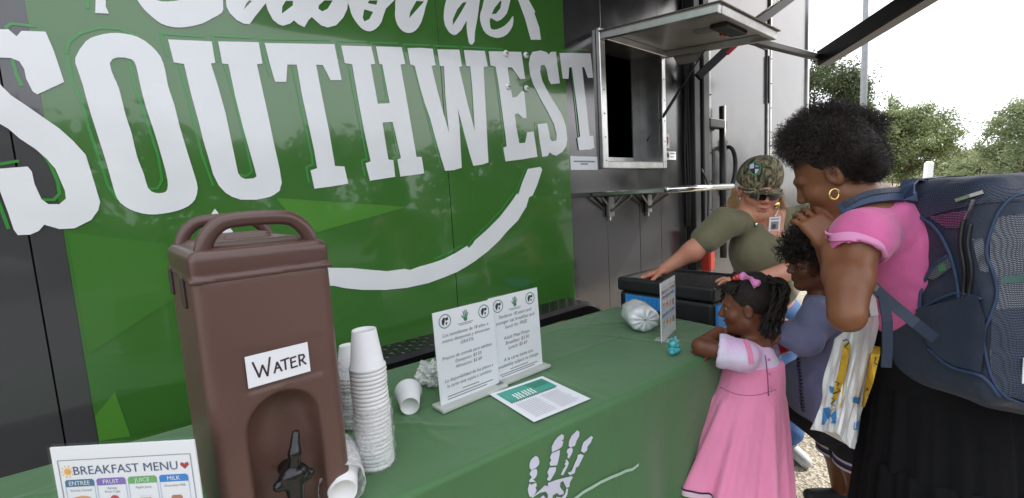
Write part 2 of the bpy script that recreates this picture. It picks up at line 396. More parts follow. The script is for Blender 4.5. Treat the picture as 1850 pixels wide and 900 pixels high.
tree_px('big green tree cut off by the right edge of the view', 1868, 17, 176, 330, 140, 24000, .06, LEAF[1], 14)
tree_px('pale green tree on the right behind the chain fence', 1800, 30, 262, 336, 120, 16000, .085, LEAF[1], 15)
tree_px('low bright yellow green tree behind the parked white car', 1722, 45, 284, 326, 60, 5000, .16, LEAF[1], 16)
def far_wood():
    V = []; Fq = []; o = 0
    for i, px in enumerate(range(1470, 2150, 34)):
        Z = 120+20*math.sin(i*1.7); c = P(px, 312+4*math.sin(i*2.3)-(4 if px > 1700 else 0), Z); c[2] = 2.6+.8*math.sin(i)
        v, f, _ = leaves(c, (5.5, 5.5, 3.2+math.sin(i*3.1)), 1500, .38, 50+i, 40); V.append(v); Fq.append(f+o); o += len(v)
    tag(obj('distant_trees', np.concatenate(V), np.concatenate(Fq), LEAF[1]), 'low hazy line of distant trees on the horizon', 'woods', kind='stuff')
far_wood()
# the trees across the lot, seen as reflections in the glossy trailer side
def lot_trees():
    V = []; Fq = []; o = 0
    for i in range(16):
        x = -26+i*4.2; y = -17-3*math.sin(i*1.9); hgt = 4.6+.5*math.sin(i*2.7)
        v, f, _ = leaves((x, y, hgt*.52), (3.2, 2.6, hgt*.5), 2600, .26, 80+i, 45); V.append(v); Fq.append(f+o); o += len(v)
    tag(obj('tree_row_across_the_lot', np.concatenate(V), np.concatenate(Fq), LEAF[2]), 'row of trees across the lot mirrored in the trailer side', 'trees', kind='stuff')
lot_trees()
# ------------------------------------------------------------------ far street furniture
PALE = mat('galvanised pole', (.26, .27, .28), .5, .3, var=.1)
b = MB(); g = gz(1556, 12.5); b.tube([g, g+[0, 0, 4], g+[0, 0, 9.5]], [.085, .08, .06], 10)
lp = thing('light_pole', 'tall pale grey light pole behind the tall hair', 'light pole'); b.build('pole', PALE, lp, True)
b = MB(); b.tube([g+[0, 0, 9.4], g+[0, 0, 9.6], g+[1.2, -.5, 9.7]], .04, 8); b.build('arm', PALE, lp, True)
b = MB(); b.box(-.3, .3, -.13, .13, -.06, .06, .03, Matrix.Translation(tuple(g+[1.4, -.6, 9.7]))); b.build('lamp_head', PALE, lp)
WHITE = mat('white enamel', (.8, .8, .8), .4)
a0 = P(1664, 293, 13); a1 = P(1681, 293, 13)
b = MB(); xx = nrm(a1-a0); Mx = frame((a0+a1)/2*[1, 1, 0], xx, np.cross([0, 0, 1.], xx)); w_ = np.linalg.norm(a1-a0)/2
sg = thing('utility_pedestal', 'plain white upright marker post with rounded top above the pink shoulder', 'marker post')
b.box(-w_, w_, -.06, .06, .0, a0[2], .05, Mx); b.build('panel', WHITE, sg)
b = MB(); b.box(-w_-.05, w_+.05, -.12, .12, 0, .08, .01, Mx); b.build('base', PALE, sg)
BLK = mat('black powder coat', (.012, .012, .013), .45, var=.2)
def fence(label, A, B, nposts, h, pick):
    t = thing('metal_fence', label, 'fence'); A, B = np.array(A), np.array(B); d = (B-A)
    for i in range(nposts):
        p = A+d*i/(nposts-1); b = MB(); b.box(-.035, .035, -.035, .035, 0, h+.1, .008, Matrix.Translation(tuple(p))); b.build('post', BLK, t)
    for z in (.15, h):
        b = MB(); b.tube([A+[0, 0, z], B+[0, 0, z]], .022, 6); b.build('rail', BLK, t)
    b = MB(); n = int(np.linalg.norm(d)/pick)
    for i in range(n): p = A+d*i/n; b.tube([p+[0, 0, .1], p+[0, 0, h+.05]], .009, 4, False)
    o = b.build('pickets', BLK, t); o['kind'] = 'stuff'
fence('black picket fence running under the round shade tree', gz(1500, 30), gz(1762, 30), 8, 1.25, .14)
fence('dark wire fence with tall posts in front of the dry field', gz(1770, 22), gz(2050, 20), 6, 1.55, .10)
# car far across the lot
def car(label, px, Z, paint):
    t = thing('parked_car', label, 'car'); q = gz(px, Z); rt = CV(1, 0, .25); rt[2] = 0; M = frame(q, rt, np.cross([0, 0, 1.], nrm(rt)))
    b = MB(); pr = [(-2.1, .35), (-2.15, .75), (-1.95, .9), (-1.2, .95), (-.6, 1.42), (.7, 1.45), (1.4, 1.0), (2.05, .92), (2.15, .7), (2.1, .35)]
    v = [M @ Vector((x, s*.85, z)) for s in (-1, 1) for x, z in pr]; n = len(pr)
    b.add(v, [tuple(range(n)), tuple(range(2*n-1, n-1, -1))]+[(i, i+n, (i+1) % n+n, (i+1) % n) for i in range(n)]); b.build('body', paint, t)
    gl = mat('dark glass', (.02, .022, .025), .08)
    for x0, x1 in ((-.95, 0.), (.06, 1.0)):
        b = MB(); b.add([M @ Vector((x, -.86, z)) for x, z in ((x0, .98), (x1, .98), (min(x1, .68), 1.36), (max(x0, -.55), 1.36))], [(0, 1, 2, 3)]); b.build('window', gl, t)
    for x in (-1.35, 1.35):
        for s in (-.8, .8):
            b = MB(); b.lathe([(.0, -.1), (.33, -.1), (.33, .1), (0, .1)], 16, M @ Matrix.Translation((x, s, .33)) @ Matrix.Rotation(math.pi/2, 4, 'X')); b.build('wheel', BLK, t)
car('small white car parked far off behind the fence', 1704, 52, mat('car white', (.75, .75, .76), .25, coat=1.))
b = MB(); q = gz(1822, 9); zt = P(1822, 331, 9)[2]; mk = thing('delineator', 'orange round topped marker just above the backpack', 'marker')
b.tube([q, q+[0, 0, zt]], .02, 8); b.build('stake', PALE, mk, True)
b = MB(); b.ball(q+[0, 0, zt], .062, 14, 10); b.build('ball_top', mat('safety orange', (.75, .12, .03), .45), mk, True)

# ================================================================== TRAILER
TR = thing('food_trailer', 'long green and grey wrapped food trailer with white lettering and serving hatch', 'trailer')
def glossy(name, col, rough, metal=0., coat=0., wav=.06, wsc=1.6, spec=.5):
    m = bpy.data.materials.new(name); m.use_nodes = True; t = m.node_tree; b = t.nodes['Principled BSDF']
    b.inputs['Metallic'].default_value = metal; b.inputs['Coat Weight'].default_value = coat; b.inputs['Coat Roughness'].default_value = .03; b.inputs['Specular IOR Level'].default_value = spec
    co = t.nodes.new('ShaderNodeTexCoord'); n = t.nodes.new('ShaderNodeTexNoise'); n.inputs['Scale'].default_value = wsc; n.inputs['Detail'].default_value = 2; t.links.new(co.outputs['Object'], n.inputs['Vector'])
    n3 = t.nodes.new('ShaderNodeTexNoise'); n3.inputs['Scale'].default_value = 70; n3.inputs['Detail'].default_value = 2; t.links.new(co.outputs['Object'], n3.inputs['Vector'])
    ad = t.nodes.new('ShaderNodeMath'); ad.operation = 'MULTIPLY_ADD'; ad.inputs[1].default_value = .004; t.links.new(n3.outputs['Fac'], ad.inputs[0]); t.links.new(n.outputs['Fac'], ad.inputs[2])
    bp = t.nodes.new('ShaderNodeBump'); bp.inputs['Strength'].default_value = wav; bp.inputs['Distance'].default_value = .06; t.links.new(ad.outputs[0], bp.inputs['Height']); t.links.new(bp.outputs[0], b.inputs['Normal'])
    if coat: t.links.new(bp.outputs[0], b.inputs['Coat Normal'])
    n2 = t.nodes.new('ShaderNodeTexNoise'); n2.inputs['Scale'].default_value = 5; n2.inputs['Detail'].default_value = 7; t.links.new(co.outputs['Object'], n2.inputs['Vector'])
    mr = t.nodes.new('ShaderNodeMapRange'); mr.inputs[1].default_value = .3; mr.inputs[2].default_value = .7; mr.inputs[3].default_value = rough*.75; mr.inputs[4].default_value = rough*1.4
    t.links.new(n2.outputs['Fac'], mr.inputs[0]); t.links.new(mr.outputs[0], b.inputs['Roughness'])
    mx = t.nodes.new('ShaderNodeMixRGB'); mx.inputs[1].default_value = (*[c*.92 for c in col], 1); mx.inputs[2].default_value = (*[min(1, c*1.08) for c in col], 1)
    t.links.new(n2.outputs['Fac'], mx.inputs[0]); t.links.new(mx.outputs[0], b.inputs['Base Color']); return m
SKIN_M = glossy('grey trailer skin', (.150, .147, .150), .17, .85)
GREEN_M = glossy('green vinyl wrap', srgb(64, 112, 48), .13, coat=.9)
CHAR_M = glossy('charcoal vinyl wrap', (.058, .056, .058), .15, coat=.9)
LIT_W = glossy('white vinyl lettering', (.82, .825, .84), .2, coat=.4)
LIME = glossy('bright green vinyl', srgb(58, 140, 60), .2, coat=.5)
ALU = mat('bare aluminium', (.62, .61, .59), .28, .9, var=.12, vscale=12, bump=.05, bscale=50)
ALU_D = mat('dull aluminium', (.36, .355, .35), .38, .8, var=.15, vscale=9)
STEEL = mat('stainless steel', (.55, .55, .54), .22, .95, var=.08)
RUB = mat('black rubber', (.015, .015, .015), .6)
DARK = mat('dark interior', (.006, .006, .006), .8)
TOP, BOT = 3.75, .42
def panel(name, x0, x1, z0, z1, m, y=0., th=.03): b = MB(); b.box(x0, x1, y, y+th, z0, z1, .002); return b.build(name, m, TR)
WX0, WX1, WZ0, WZ1 = 2.315, 2.945, 1.555, 2.315           # hatch opening
g2 = .0012
for (x0, x1, z0, z1) in ((-3.4, -.255-g2, BOT, TOP), (-.255+g2, 1.135-g2, BOT, TOP), (1.135+g2, WX0, BOT, TOP), (WX0+.0005, 2.675-g2, BOT, WZ0), (WX0+.0005, 2.675-g2, WZ1, TOP),
                         (2.675+g2, WX1, BOT, WZ0), (2.675+g2, WX1, WZ1, TOP), (WX1+.0005, 3.30-g2, BOT, TOP), (3.30+g2, 3.64-g2, BOT, TOP), (3.64+g2, 4.90-g2, .55, 2.72), (3.64+g2, 4.90-g2, 2.724, TOP), (4.90+g2, 5.985, BOT, TOP)):
    panel('wall_panel', x0, x1, z0, z1, SKIN_M)
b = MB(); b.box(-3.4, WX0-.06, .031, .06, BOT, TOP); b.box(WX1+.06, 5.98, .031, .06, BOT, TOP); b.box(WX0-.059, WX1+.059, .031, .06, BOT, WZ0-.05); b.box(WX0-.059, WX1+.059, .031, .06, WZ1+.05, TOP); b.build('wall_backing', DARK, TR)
b = MB(); b.box(-3.4, 5.98, .06, 2.5, TOP+.002, TOP+.03); b.build('roof', ALU_D, TR)
b = MB(); b.box(5.955, 5.985, .065, 2.5, BOT, TOP); b.build('end_wall', SKIN_M, TR)
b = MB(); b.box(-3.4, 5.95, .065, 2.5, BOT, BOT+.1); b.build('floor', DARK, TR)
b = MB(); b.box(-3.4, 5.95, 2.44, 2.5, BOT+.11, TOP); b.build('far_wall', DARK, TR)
b = MB(); b.box(-3.43, -3.402, .0, 2.5, BOT, TOP); b.build('front_wall', SKIN_M, TR)
b = MB(); b.box(5.957, 6.0, -.022, .05, BOT, TOP, .006); b.build('corner_trim', ALU, TR)
# wrap sheets (split at the panel seam)
def wl(px, py, y): p = on_y(px, py, y); return p
def sheet(name, x0, x1, z0, z1, m, y=-.0025): b = MB(); b.box(x0, x1, y, y+.0015, z0, z1); return b.build(name, m, TR)
sheet('charcoal_wrap', -3.39, -.255-g2-.001, BOT+.004, TOP-.004, CHAR_M); sheet('charcoal_wrap', -.255+g2+.001, -.186, BOT+.004, TOP-.004, CHAR_M)
sheet('green_wrap', -.185, 1.135-g2-.001, BOT+.004, TOP-.004, GREEN_M); sheet('green_wrap', 1.135+g2+.001, 1.978, BOT+.004, TOP-.004, GREEN_M)
G1 = glossy('light green facet', srgb(80, 136, 52), .14, coat=.35); G2 = glossy('deep green facet', srgb(58, 105, 43), .14, coat=.35); G3 = glossy('mid green facet', srgb(68, 119, 49), .14, coat=.35)
wp = lambda y: (lambda px, py: on_y(px, py, y))
def clip_s(pts, lo, hi): return pts
for pts, m in (([(499, 358), (735, 374), (564, 422), (525, 391)], G1), ([(208, 708), (172, 752), (180, 797), (236, 788)], G1), ([(208, 705), (345, 691), (352, 762), (237, 788)], G2),
               ([(122, 420), (300, 440), (345, 520), (160, 640)], G3), ([(838, 560), (1036, 482), (1036, 546), (842, 620)], G2)):
    slab('facet', [pts], wp(-.0028), m, TR, .001)
# ---- lettering, each letter a cut vinyl piece
zt = lambda L, ox, oy, s: [(ox+x/s, oy+y/s) for x, y in L]
Z1 = lambda L: zt(L, 0, 0, 2.0)
Z2 = lambda L: zt(L, 560, 0, 2.1428)
ZA = lambda L: zt(L, 720, 70, 3.6)
ZB = lambda L: zt(L, 870, 70, 3.75)
ZE = lambda L: zt(L, 580, 290, 3.6)
S1 = Z1([(-150, 190), (-120, 130), (-60, 108), (30, 106), (60, 132), (78, 112), (165, 115), (195, 185), (232, 297), (135, 342), (118, 330), (95, 285), (88, 250), (70, 222), (40, 210), (-15, 208), (-35, 225), (-30, 265), (0, 305), (40, 345), (100, 385), (150, 420), (215, 465), (265, 510), (310, 560), (335, 640), (362, 730), (355, 760), (330, 795), (270, 825), (215, 828), (160, 812), (140, 835), (110, 848), (65, 850), (50, 830), (30, 770), (0, 690), (-30, 612), (100, 602), (115, 620), (125, 665), (150, 720), (175, 738), (215, 738), (238, 718), (235, 690), (200, 610), (170, 575), (130, 540), (70, 500), (30, 465), (0, 448), (-60, 400), (-120, 320), (-148, 250)])
O1 = smooth_closed(Z1([(272, 210), (310, 150), (350, 130), (400, 120), (450, 122), (500, 135), (545, 165), (580, 205), (597, 255), (607, 310), (630, 380), (650, 460), (680, 560), (705, 640), (714, 680), (705, 720), (680, 745), (640, 762), (590, 772), (540, 775), (490, 765), (450, 745), (425, 720), (410, 680), (385, 590), (350, 480), (320, 385), (300, 310), (280, 250)]), 2)
O1h = smooth_closed(Z1([(397, 228), (425, 208), (475, 215), (492, 240), (505, 300), (525, 380), (555, 470), (585, 570), (605, 650), (604, 685), (590, 697), (560, 697), (535, 680), (520, 630), (495, 565), (475, 480), (455, 420), (430, 320), (412, 280)]), 2)
U1 = Z1([(607, 143), (765, 150), (778, 228), (762, 230), (790, 320), (815, 410), (838, 520), (860, 625), (870, 640), (885, 647), (915, 645), (927, 638), (920, 610), (900, 540), (875, 450), (850, 350), (825, 232), (803, 230), (788, 150), (935, 153), (948, 230), (928, 233), (945, 310), (965, 400), (990, 520), (1010, 610), (1018, 660), (1010, 690), (990, 704), (975, 712), (925, 722), (870, 722), (840, 712), (815, 697), (790, 670), (770, 630), (750, 560), (735, 510), (715, 430), (690, 340), (665, 232), (628, 226)])
T1 = [(478, 78), (604, 80), (617, 145), (597, 145), (583, 118), (571, 117), (580, 165), (595, 240), (605, 300), (622, 301), (629, 332), (600, 337), (568, 341), (561, 308), (573, 304), (567, 270), (555, 215), (545, 170), (536, 117), (519, 117), (517, 148), (497, 148), (488, 118)]
H1 = Z2([(120, 177), (237, 180), (252, 248), (235, 250), (262, 402), (308, 400), (280, 250), (268, 248), (255, 180), (355, 183), (368, 248), (350, 250), (380, 420), (412, 608), (432, 608), (442, 672), (350, 684), (338, 618), (352, 612), (320, 472), (280, 475), (303, 618), (322, 620), (330, 685), (232, 700), (215, 632), (235, 625), (210, 510), (185, 380), (163, 250), (135, 245)])
W1 = ZA([(58, 62), (140, 60), (222, 66), (240, 172), (214, 178), (250, 330), (290, 480), (330, 620), (318, 520), (305, 380), (295, 180), (268, 178), (252, 70), (395, 72), (412, 178), (393, 185), (420, 300), (450, 430), (495, 600), (490, 480), (480, 330), (466, 180), (440, 178), (425, 75), (560, 80), (580, 180), (553, 185), (560, 350), (570, 520), (578, 700), (584, 805), (540, 820), (486, 827), (460, 740), (420, 590), (384, 450), (395, 560), (402, 680), (410, 840), (360, 855), (303, 860), (275, 770), (240, 650), (205, 520), (170, 420), (135, 300), (105, 178), (75, 168)])
E1 = ZB([(48, 85), (268, 90), (295, 273), (262, 275), (205, 195), (176, 195), (188, 290), (208, 398), (235, 395), (270, 355), (288, 358), (305, 540), (280, 540), (245, 508), (224, 510), (235, 600), (255, 708), (295, 705), (308, 635), (352, 628), (378, 800), (270, 818), (162, 832), (147, 738), (170, 730), (160, 640), (140, 500), (118, 330), (95, 190), (60, 182)])
S2 = ZB([(345, 90), (400, 80), (440, 92), (455, 108), (468, 90), (503, 88), (515, 190), (530, 303), (470, 308), (455, 280), (440, 205), (425, 178), (400, 182), (396, 225), (410, 285), (440, 345), (490, 430), (540, 510), (570, 590), (580, 680), (572, 730), (550, 765), (505, 793), (480, 785), (462, 770), (445, 795), (412, 800), (395, 710), (378, 580), (442, 572), (452, 610), (465, 680), (480, 697), (505, 690), (508, 650), (490, 580), (450, 500), (400, 410), (350, 310), (328, 240), (320, 170), (328, 120)])
T2 = ZB([(528, 97), (738, 100), (755, 265), (720, 265), (695, 195), (680, 192), (695, 330), (715, 500), (730, 658), (755, 658), (763, 738), (735, 750), (660, 756), (648, 675), (668, 662), (655, 540), (635, 380), (612, 195), (592, 195), (588, 272), (550, 270)])
SM = [(388, 377), (400, 392), (430, 430), (490, 470), (560, 483), (602, 484)] + ZE([(200, 700), (330, 712), (430, 720), (540, 705), (580, 712), (640, 690), (720, 668), (760, 655), (800, 640), (870, 605), (950, 555), (960, 570), (985, 545), (1000, 520), (1080, 450), (1160, 370), (1230, 280), (1275, 215), (1283, 222), (1310, 140), (1345, 55), (1425, 42), (1438, 60), (1405, 160), (1375, 228), (1352, 240), (1345, 265), (1335, 300), (1280, 390), (1210, 460), (1160, 520), (1085, 590), (1000, 655), (945, 690), (885, 725), (800, 760), (700, 797), (560, 828), (420, 842), (270, 842), (150, 830), (85, 815)]) + [(540, 515), (460, 495), (400, 450), (370, 405)]
def letter(loops, name='letter'): return slab(name, loops, wp(-.0045), LIT_W, TR, .0012)
for lp_ in ([S1], [O1, O1h], [U1], [T1], [H1], [W1], [E1], [S2], [T2]): letter(lp_)
letter([SM], 'smile_stroke')
letter([[(175, -45), (173, 0), (172, 24), (197, 25), (191, 12), (192, -45)]], 'banner_tail')
letter([smooth_closed([(240, -20), (248, 0), (260, 17), (275, 31), (291, 43), (310, 49), (327, 50), (344, 48), (365, 43), (384, 33), (401, 23), (403, 10), (399, -12), (370, -28), (345, -6), (327, 0), (303, 3), (282, 0), (262, -22)], 2)])
letter([[(408, -14), (408, 0), (409, 12), (415, 24), (427, 36), (440, 43), (451, 44), (460, 31), (480, 6), (484, 19), (493, 36), (503, 44), (511, 47), (524, 43), (531, 37), (539, 44), (550, 49.5), (557, 37), (563, 31), (570, 37), (580, 46), (592, 50), (607, 46), (620, 32), (627, 17), (630, -14)],
        [(455, 2), (440, 18), (445, 6), (450, 1)], [(529, 2), (529, 10), (509, 25), (510, 12), (516, 2)], [(601, 1), (592, 16), (582, 21), (575, 16), (576, 10), (586, 1)]])
letter([smooth_closed([(632, -12), (632, 15), (637, 30), (647, 45), (657, 54), (668, 57), (679, 52), (689, 40), (697, 16), (711, 2), (712, -12)], 2), [(664, 6), (680, 9), (682, 1), (667, 1)], [(658, 17), (674, 22), (667, 35), (658, 39), (655, 32)]])
letter([smooth_closed([(720, -10), (714, 17), (714, 32), (718, 45), (727, 56), (739, 60), (751, 55), (761, 40), (769, 12), (770, -10)], 2), [(766, 3), (739, 33), (741, 22), (752, 2)]])
letter([[(809, -10), (804, 8), (802, 20), (801.5, 30), (802, 37), (804, 46), (807, 52), (811, 58), (816, 62), (820, 63.5), (824, 63), (833, 55), (843, 37), (843, 50), (844, 60), (847, 77), (850, 80.5), (853, 81), (857, 75), (858, 57), (863, 30), (868, -10)], [(843, 4), (833, 22), (818, 46), (818, 35), (826, 17), (836, 5)]])
letter([smooth_closed([(881, -10), (871, 15), (867, 30), (870, 47), (878, 61), (893, 68), (904, 68), (916, 62), (926, 47), (927, 29), (921, 37), (911, 47), (898, 53), (888, 53), (885, 45), (886, 32), (898, 39), (911, 30), (918, 17), (919, -10)], 2), [(904, 1), (893, 15), (888, 26), (896, 25), (904, 15), (906, 3)]])
letter([[(932, -20), (936, 0), (948, 32), (959, 72), (977, 72), (974, 50), (965, 24), (967, 22), (955, 0), (949, -20)]], 'banner_tail')
OUT = [[(120, 95), (125, 75), (145, 60), (180, 50), (215, 52), (250, 66)], [(122, 100), (130, 145), (148, 185), (160, 230), (180, 290), (195, 335), (212, 360)], [(233, 110), (245, 160), (262, 210), (285, 280), (293, 325), (285, 340), (268, 342)],
       [(302, 100), (290, 60), (368, 66)], [(324, 116), (345, 200), (365, 280), (385, 335)], [(405, 115), (425, 180), (440, 240), (455, 310), (445, 318), (432, 318)], [(393, 110), (383, 64), (453, 68)],
       [(487, 135), (468, 70), (595, 72)], [(528, 118), (545, 200), (563, 280), (565, 298), (553, 302), (558, 330)]]
OUT += [Z2(q) for q in ([(118, 225), (105, 158), (220, 162)], [(150, 255), (185, 440), (220, 615), (200, 622), (212, 680)], [(245, 240), (235, 165), (340, 168)], [(280, 255), (298, 388), (265, 388)], [(318, 475), (338, 600), (322, 612), (328, 660)],
        [(375, 240), (360, 172), (460, 176)], [(405, 260), (455, 450), (505, 640)], [(490, 240), (480, 178), (575, 182)], [(592, 245), (585, 182), (675, 186)], [(625, 258), (635, 460)], [(590, 500), (625, 620)],
        [(690, 250), (680, 187), (745, 191)], [(715, 258), (735, 410), (752, 555), (742, 560), (752, 620)], [(810, 545), (825, 505), (850, 500)], [(870, 520), (872, 475), (908, 470)], [(970, 195), (1075, 193)], [(1012, 265), (1040, 530)])]
OUT += [Z1(q) for q in ([(20, 100), (40, 85), (125, 95)], [(45, 215), (60, 270), (80, 310)], [(-40, 600), (65, 582)], [(150, 550), (180, 590), (210, 660), (215, 700), (195, 722), (155, 722)], [(-20, 690), (30, 825)])]
OUT += [ZE(q) for q in ([(1330, 45), (1270, 200)], [(1255, 205), (1180, 310), (1080, 420), (980, 515), (960, 555)], [(920, 550), (830, 600), (740, 640)])]
OUT += [[(158, -30), (158, 14)], [(372, 390), (350, 412)]]
def wall_strokes(name, lines, w, m, y):
    for ln in lines:
        p = [on_y(*q, y) for q in ln]; p2 = [(q[0], q[2]) for q in p]; b = MB()
        for i, q in enumerate(strip(p2, w)): b.add([(x, y-.0001*(i % 2), z) for x, z in q], [(0, 1, 2, 3)])
        b.build(name, m, TR)
wall_strokes('outline_stroke', OUT, .0075, LIME, -.0040)
# screws
for px, py in ((914, 97), (950, 100), (918, 157), (951, 160)):
    p = on_y(px, py, -.006); b = MB(); b.lathe([(.0, .011), (.008, .010), (.012, .006), (.017, .004), (.017, 0)][::-1], 16, Matrix.Translation(tuple(p)) @ Matrix.Rotation(math.pi/2, 4, 'X')); s_ = b.build('washer', WHITE, TR, True)
    b = MB(); b.box(-.006, .006, -.014, -.0105, -.002, .002, 0, Matrix.Translation(tuple(p))); b.build('screw_slot', BLK, s_)
# hatch frame, reveal, flap
b = MB(); b.box(2.262, WX0, -.030, .0, 1.512, 2.362, .004); b.build('hatch_frame', ALU, TR)
b = MB(); b.box(WX1, 2.992, -.030, .0, 1.512, 2.362, .004); b.build('hatch_frame', ALU, TR)
b = MB(); b.box(WX0+.001, WX1-.001, -.028, .0, 1.512, WZ0, .004); b.build('hatch_frame', ALU, TR)
b = MB(); b.box(WX0+.001, WX1-.001, -.028, .0, WZ1, 2.362, .004); b.build('hatch_frame', ALU, TR)
for a in ((WX0-.004, WX0+.004, WZ0, WZ1), (WX1-.004, WX1+.004, WZ0, WZ1)): b = MB(); b.box(a[0], a[1], .001, .18, a[2], a[3]); b.build('hatch_jamb', ALU_D, TR)
for z in (WZ0, WZ1): b = MB(); b.box(WX0+.005, WX1-.005, .001, .18, z-.004, z+.004); b.build('hatch_jamb', ALU, TR)
b = MB(); b.box(WX1-.10, WX1-.004, .155, .165, WZ0+.005, WZ1-.005); b.build('sliding_screen_frame', ALU_D, TR)
b = MB(); b.box(WX0+.005, WX0+.045, .155, .165, WZ0+.005, WZ1-.005); b.build('sliding_screen_frame', ALU_D, TR)
b = MB(); b.box(WX0+.046, WX1-.101, .157, .163, WZ0+.005, WZ0+.05); b.build('sliding_screen_frame', ALU, TR)
for i in range(6):
    for x, z in ((2.288, 1.56+i*.145), (2.97, 1.56+i*.145)):
        b = MB(); b.ball((x, -.031, z), .005, 8, 4); b.build('rivet', ALU_D, TR, True)
hl = np.array([2.27, -.035, 2.335]); ol = on_x(1300, 4, 2.27); 
e1 = nrm(ol-hl); Lf = np.linalg.norm(ol-hl); MF = frame(hl, (1, 0, 0), e1)
fl = MB(); fl.box(0, .725, 0, Lf, .0, .006, 0, MF); FL = fl.build('hatch_flap', mat('flap underside', (.48, .47, .46), .32, .45, var=.1), TR)
upz = MF.to_3x3() @ Vector((0, 0, 1)); sgn = 1 if upz.z > 0 else -1
for a in ((-.004, .03, 0, Lf), (.695, .73, 0, Lf), (.031, .694, Lf-.03, Lf+.004), (.031, .694, 0, .03)):
    b = MB(); b.box(a[0], a[1], a[2], a[3], -.012 if sgn > 0 else .0065, -.0005 if sgn > 0 else .045, .003, MF)
    if sgn > 0: b.box(a[0], a[1], a[2], a[3], .0065, .04, .003, MF)
    b.build('flap_edge', ALU, FL)
b = MB(); b.box(-.012, .738, -.01, Lf+.012, *((.0405, .046) if sgn > 0 else (-.006, -.0005)), 0, MF); b.build('flap_cover', mat('weathered cover edge', (.16, .13, .10), .5, .3), FL)
lz = -1 if sgn > 0 else 1
b = MB(); b.box(.30, .56, Lf-.20, Lf-.10, *sorted((lz*.004, lz*.03)), .006, MF); b.build('latch', RUB, FL)
b = MB(); b.box(.34, .40, Lf-.32, Lf-.2, *sorted((lz*.003, lz*.022)), .006, MF); b.build('latch_paddle', ALU_D, FL)
b = MB(); b.box(.46, .52, Lf-.22, Lf-.205, *sorted((lz*.004, lz*.034)), .004, MF); b.build('latch_tab', mat('red plastic', (.5, .02, .02), .4), FL)
b = MB(); b.add([MF @ Vector(p) for p in ((.735, .03, lz*.012), (.735, .30, lz*.012), (.735, .24, lz*.10), (.735, .10, lz*.10), (.742, .03, lz*.012), (.742, .30, lz*.012), (.742, .24, lz*.10), (.742, .10, lz*.10))], [(0, 1, 2, 3), (7, 6, 5, 4), (0, 4, 5, 1), (1, 5, 6, 2), (2, 6, 7, 3), (3, 7, 4, 0)]); b.build('flap_bracket', ALU, FL)
sa = np.array(on_x(1170, 255, 2.95)); sb = np.array(MF @ Vector((.70, .32, lz*.02)))
b = MB(); b.tube([sa, sa*.45+sb*.55], .011, 10); b.build('gas_strut_body', RUB, TR, True)
b = MB(); b.tube([sa*.46+sb*.54, sb], .005, 8); b.build('gas_strut_rod', BLK, TR, True)
# counter shelf
zs = 1.352
b = MB(); b.box(2.165, 2.93, -.52, -.002, zs-.018, zs+.012, .006); b.build('counter_shelf', STEEL, TR)
b = MB(); b.tube([(2.163, -.522, zs), (2.932, -.522, zs)], .017, 12); b.build('shelf_rolled_edge', mat('polished steel', (.8, .8, .78), .15, .95), TR, True)
for x in (2.33, 2.76):
    b = MB(); b.box(x-.028, x+.028, -.03, -.003, zs-.15, zs-.02, .004); br = b.build('shelf_bracket', ALU_D, TR)
    b = MB(); b.tube([(x, -.02, zs-.12), (x, -.18, zs-.02)], .009, 6); b.build('brace', ALU_D, br)
    b = MB(); b.tube([(x, -.018, zs-.15), (x, -.018, zs-.175)], .01, 8); b.build('bolt', STEEL, br)
    for s_ in (-1, 1): b = MB(); b.tube([(x, -.02, zs-.10), (x+s_*.1, -.03, zs-.02)], .008, 6); b.build('brace', ALU_D, br)
# vertical awning rail, lock rods, door hardware
b = MB(); b.box(3.315, 3.40, -.075, -.001, BOT, TOP, .006); b.build('awning_rail', BLK, TR)
b = MB(); b.box(3.405, 3.43, -.055, -.001, BOT, TOP, .004); b.build('rail_trim', STEEL, TR)
b = MB(); b.box(3.435, 3.53, -.085, -.001, BOT, TOP, .008); b.build('awning_rail', BLK, TR)
b = MB(); b.box(3.58, 3.635, -.018, -.001, BOT, TOP, .003); b.build('door_jamb', ALU, TR)
b = MB(); b.box(3.66, 3.70, -.016, -.001, .56, 2.70, .003); b.build('door_edge', ALU_D, TR)
b = MB(); b.box(3.702, 4.84, -.012, -.001, 2.655, 2.70, .003); b.build('door_edge', ALU_D, TR)
b = MB(); b.box(4.845, 4.89, -.016, -.001, .56, 2.70, .003); b.build('door_edge', ALU_D, TR)
b = MB(); b.box(4.905, 4.935, -.020, -.001, .5, TOP, .003); b.build('door_hinge_strip', ALU, TR)
b = MB(); b.box(4.85, 4.885, -.028, -.0165, 2.15, 2.6, .003); b.build('hinge_seal', BLK, TR)
for i in range(9):
    for x in (3.607, 4.92, 3.68): b = MB(); b.ball((x, -.02, .7+i*.235), .007, 8, 4); b.build('rivet', BLK, TR, True)
b = MB(); b.tube([(3.80, -.06, .75), (3.80, -.06, 2.02)], .028, 10); lb = b.build('lock_rod', BLK, TR, True)
for z in (1.87, 1.0): b = MB(); b.box(3.54, 3.83, -.085, -.017, z-.035, z+.035, .006); b.build('rod_clamp', BLK, lb)
b = MB(); b.tube(smooth_open([(3.93, -.02, 1.70), (3.93, -.075, 1.68), (3.96, -.09, 1.6), (3.96, -.09, 1.48), (3.93, -.075, 1.36), (3.93, -.02, 1.34)], 4), .018, 8); b.build('grab_handle', BLK, TR, True)
for z in (1.71, 1.33): b = MB(); b.box(3.90, 3.96, -.03, -.003, z-.05, z+.05, .006); b.build('handle_plate', BLK, TR)
for k, x in enumerate((3.27, 3.285, 3.30)):
    pts = [(x+.01*math.sin(i*1.3+k), -.02-.008*k, 3.7-i*.24) for i in range(12)]
    b = MB(); b.tube(smooth_open(pts, 3), .006, 6); b.build('cable', RUB, TR, True)
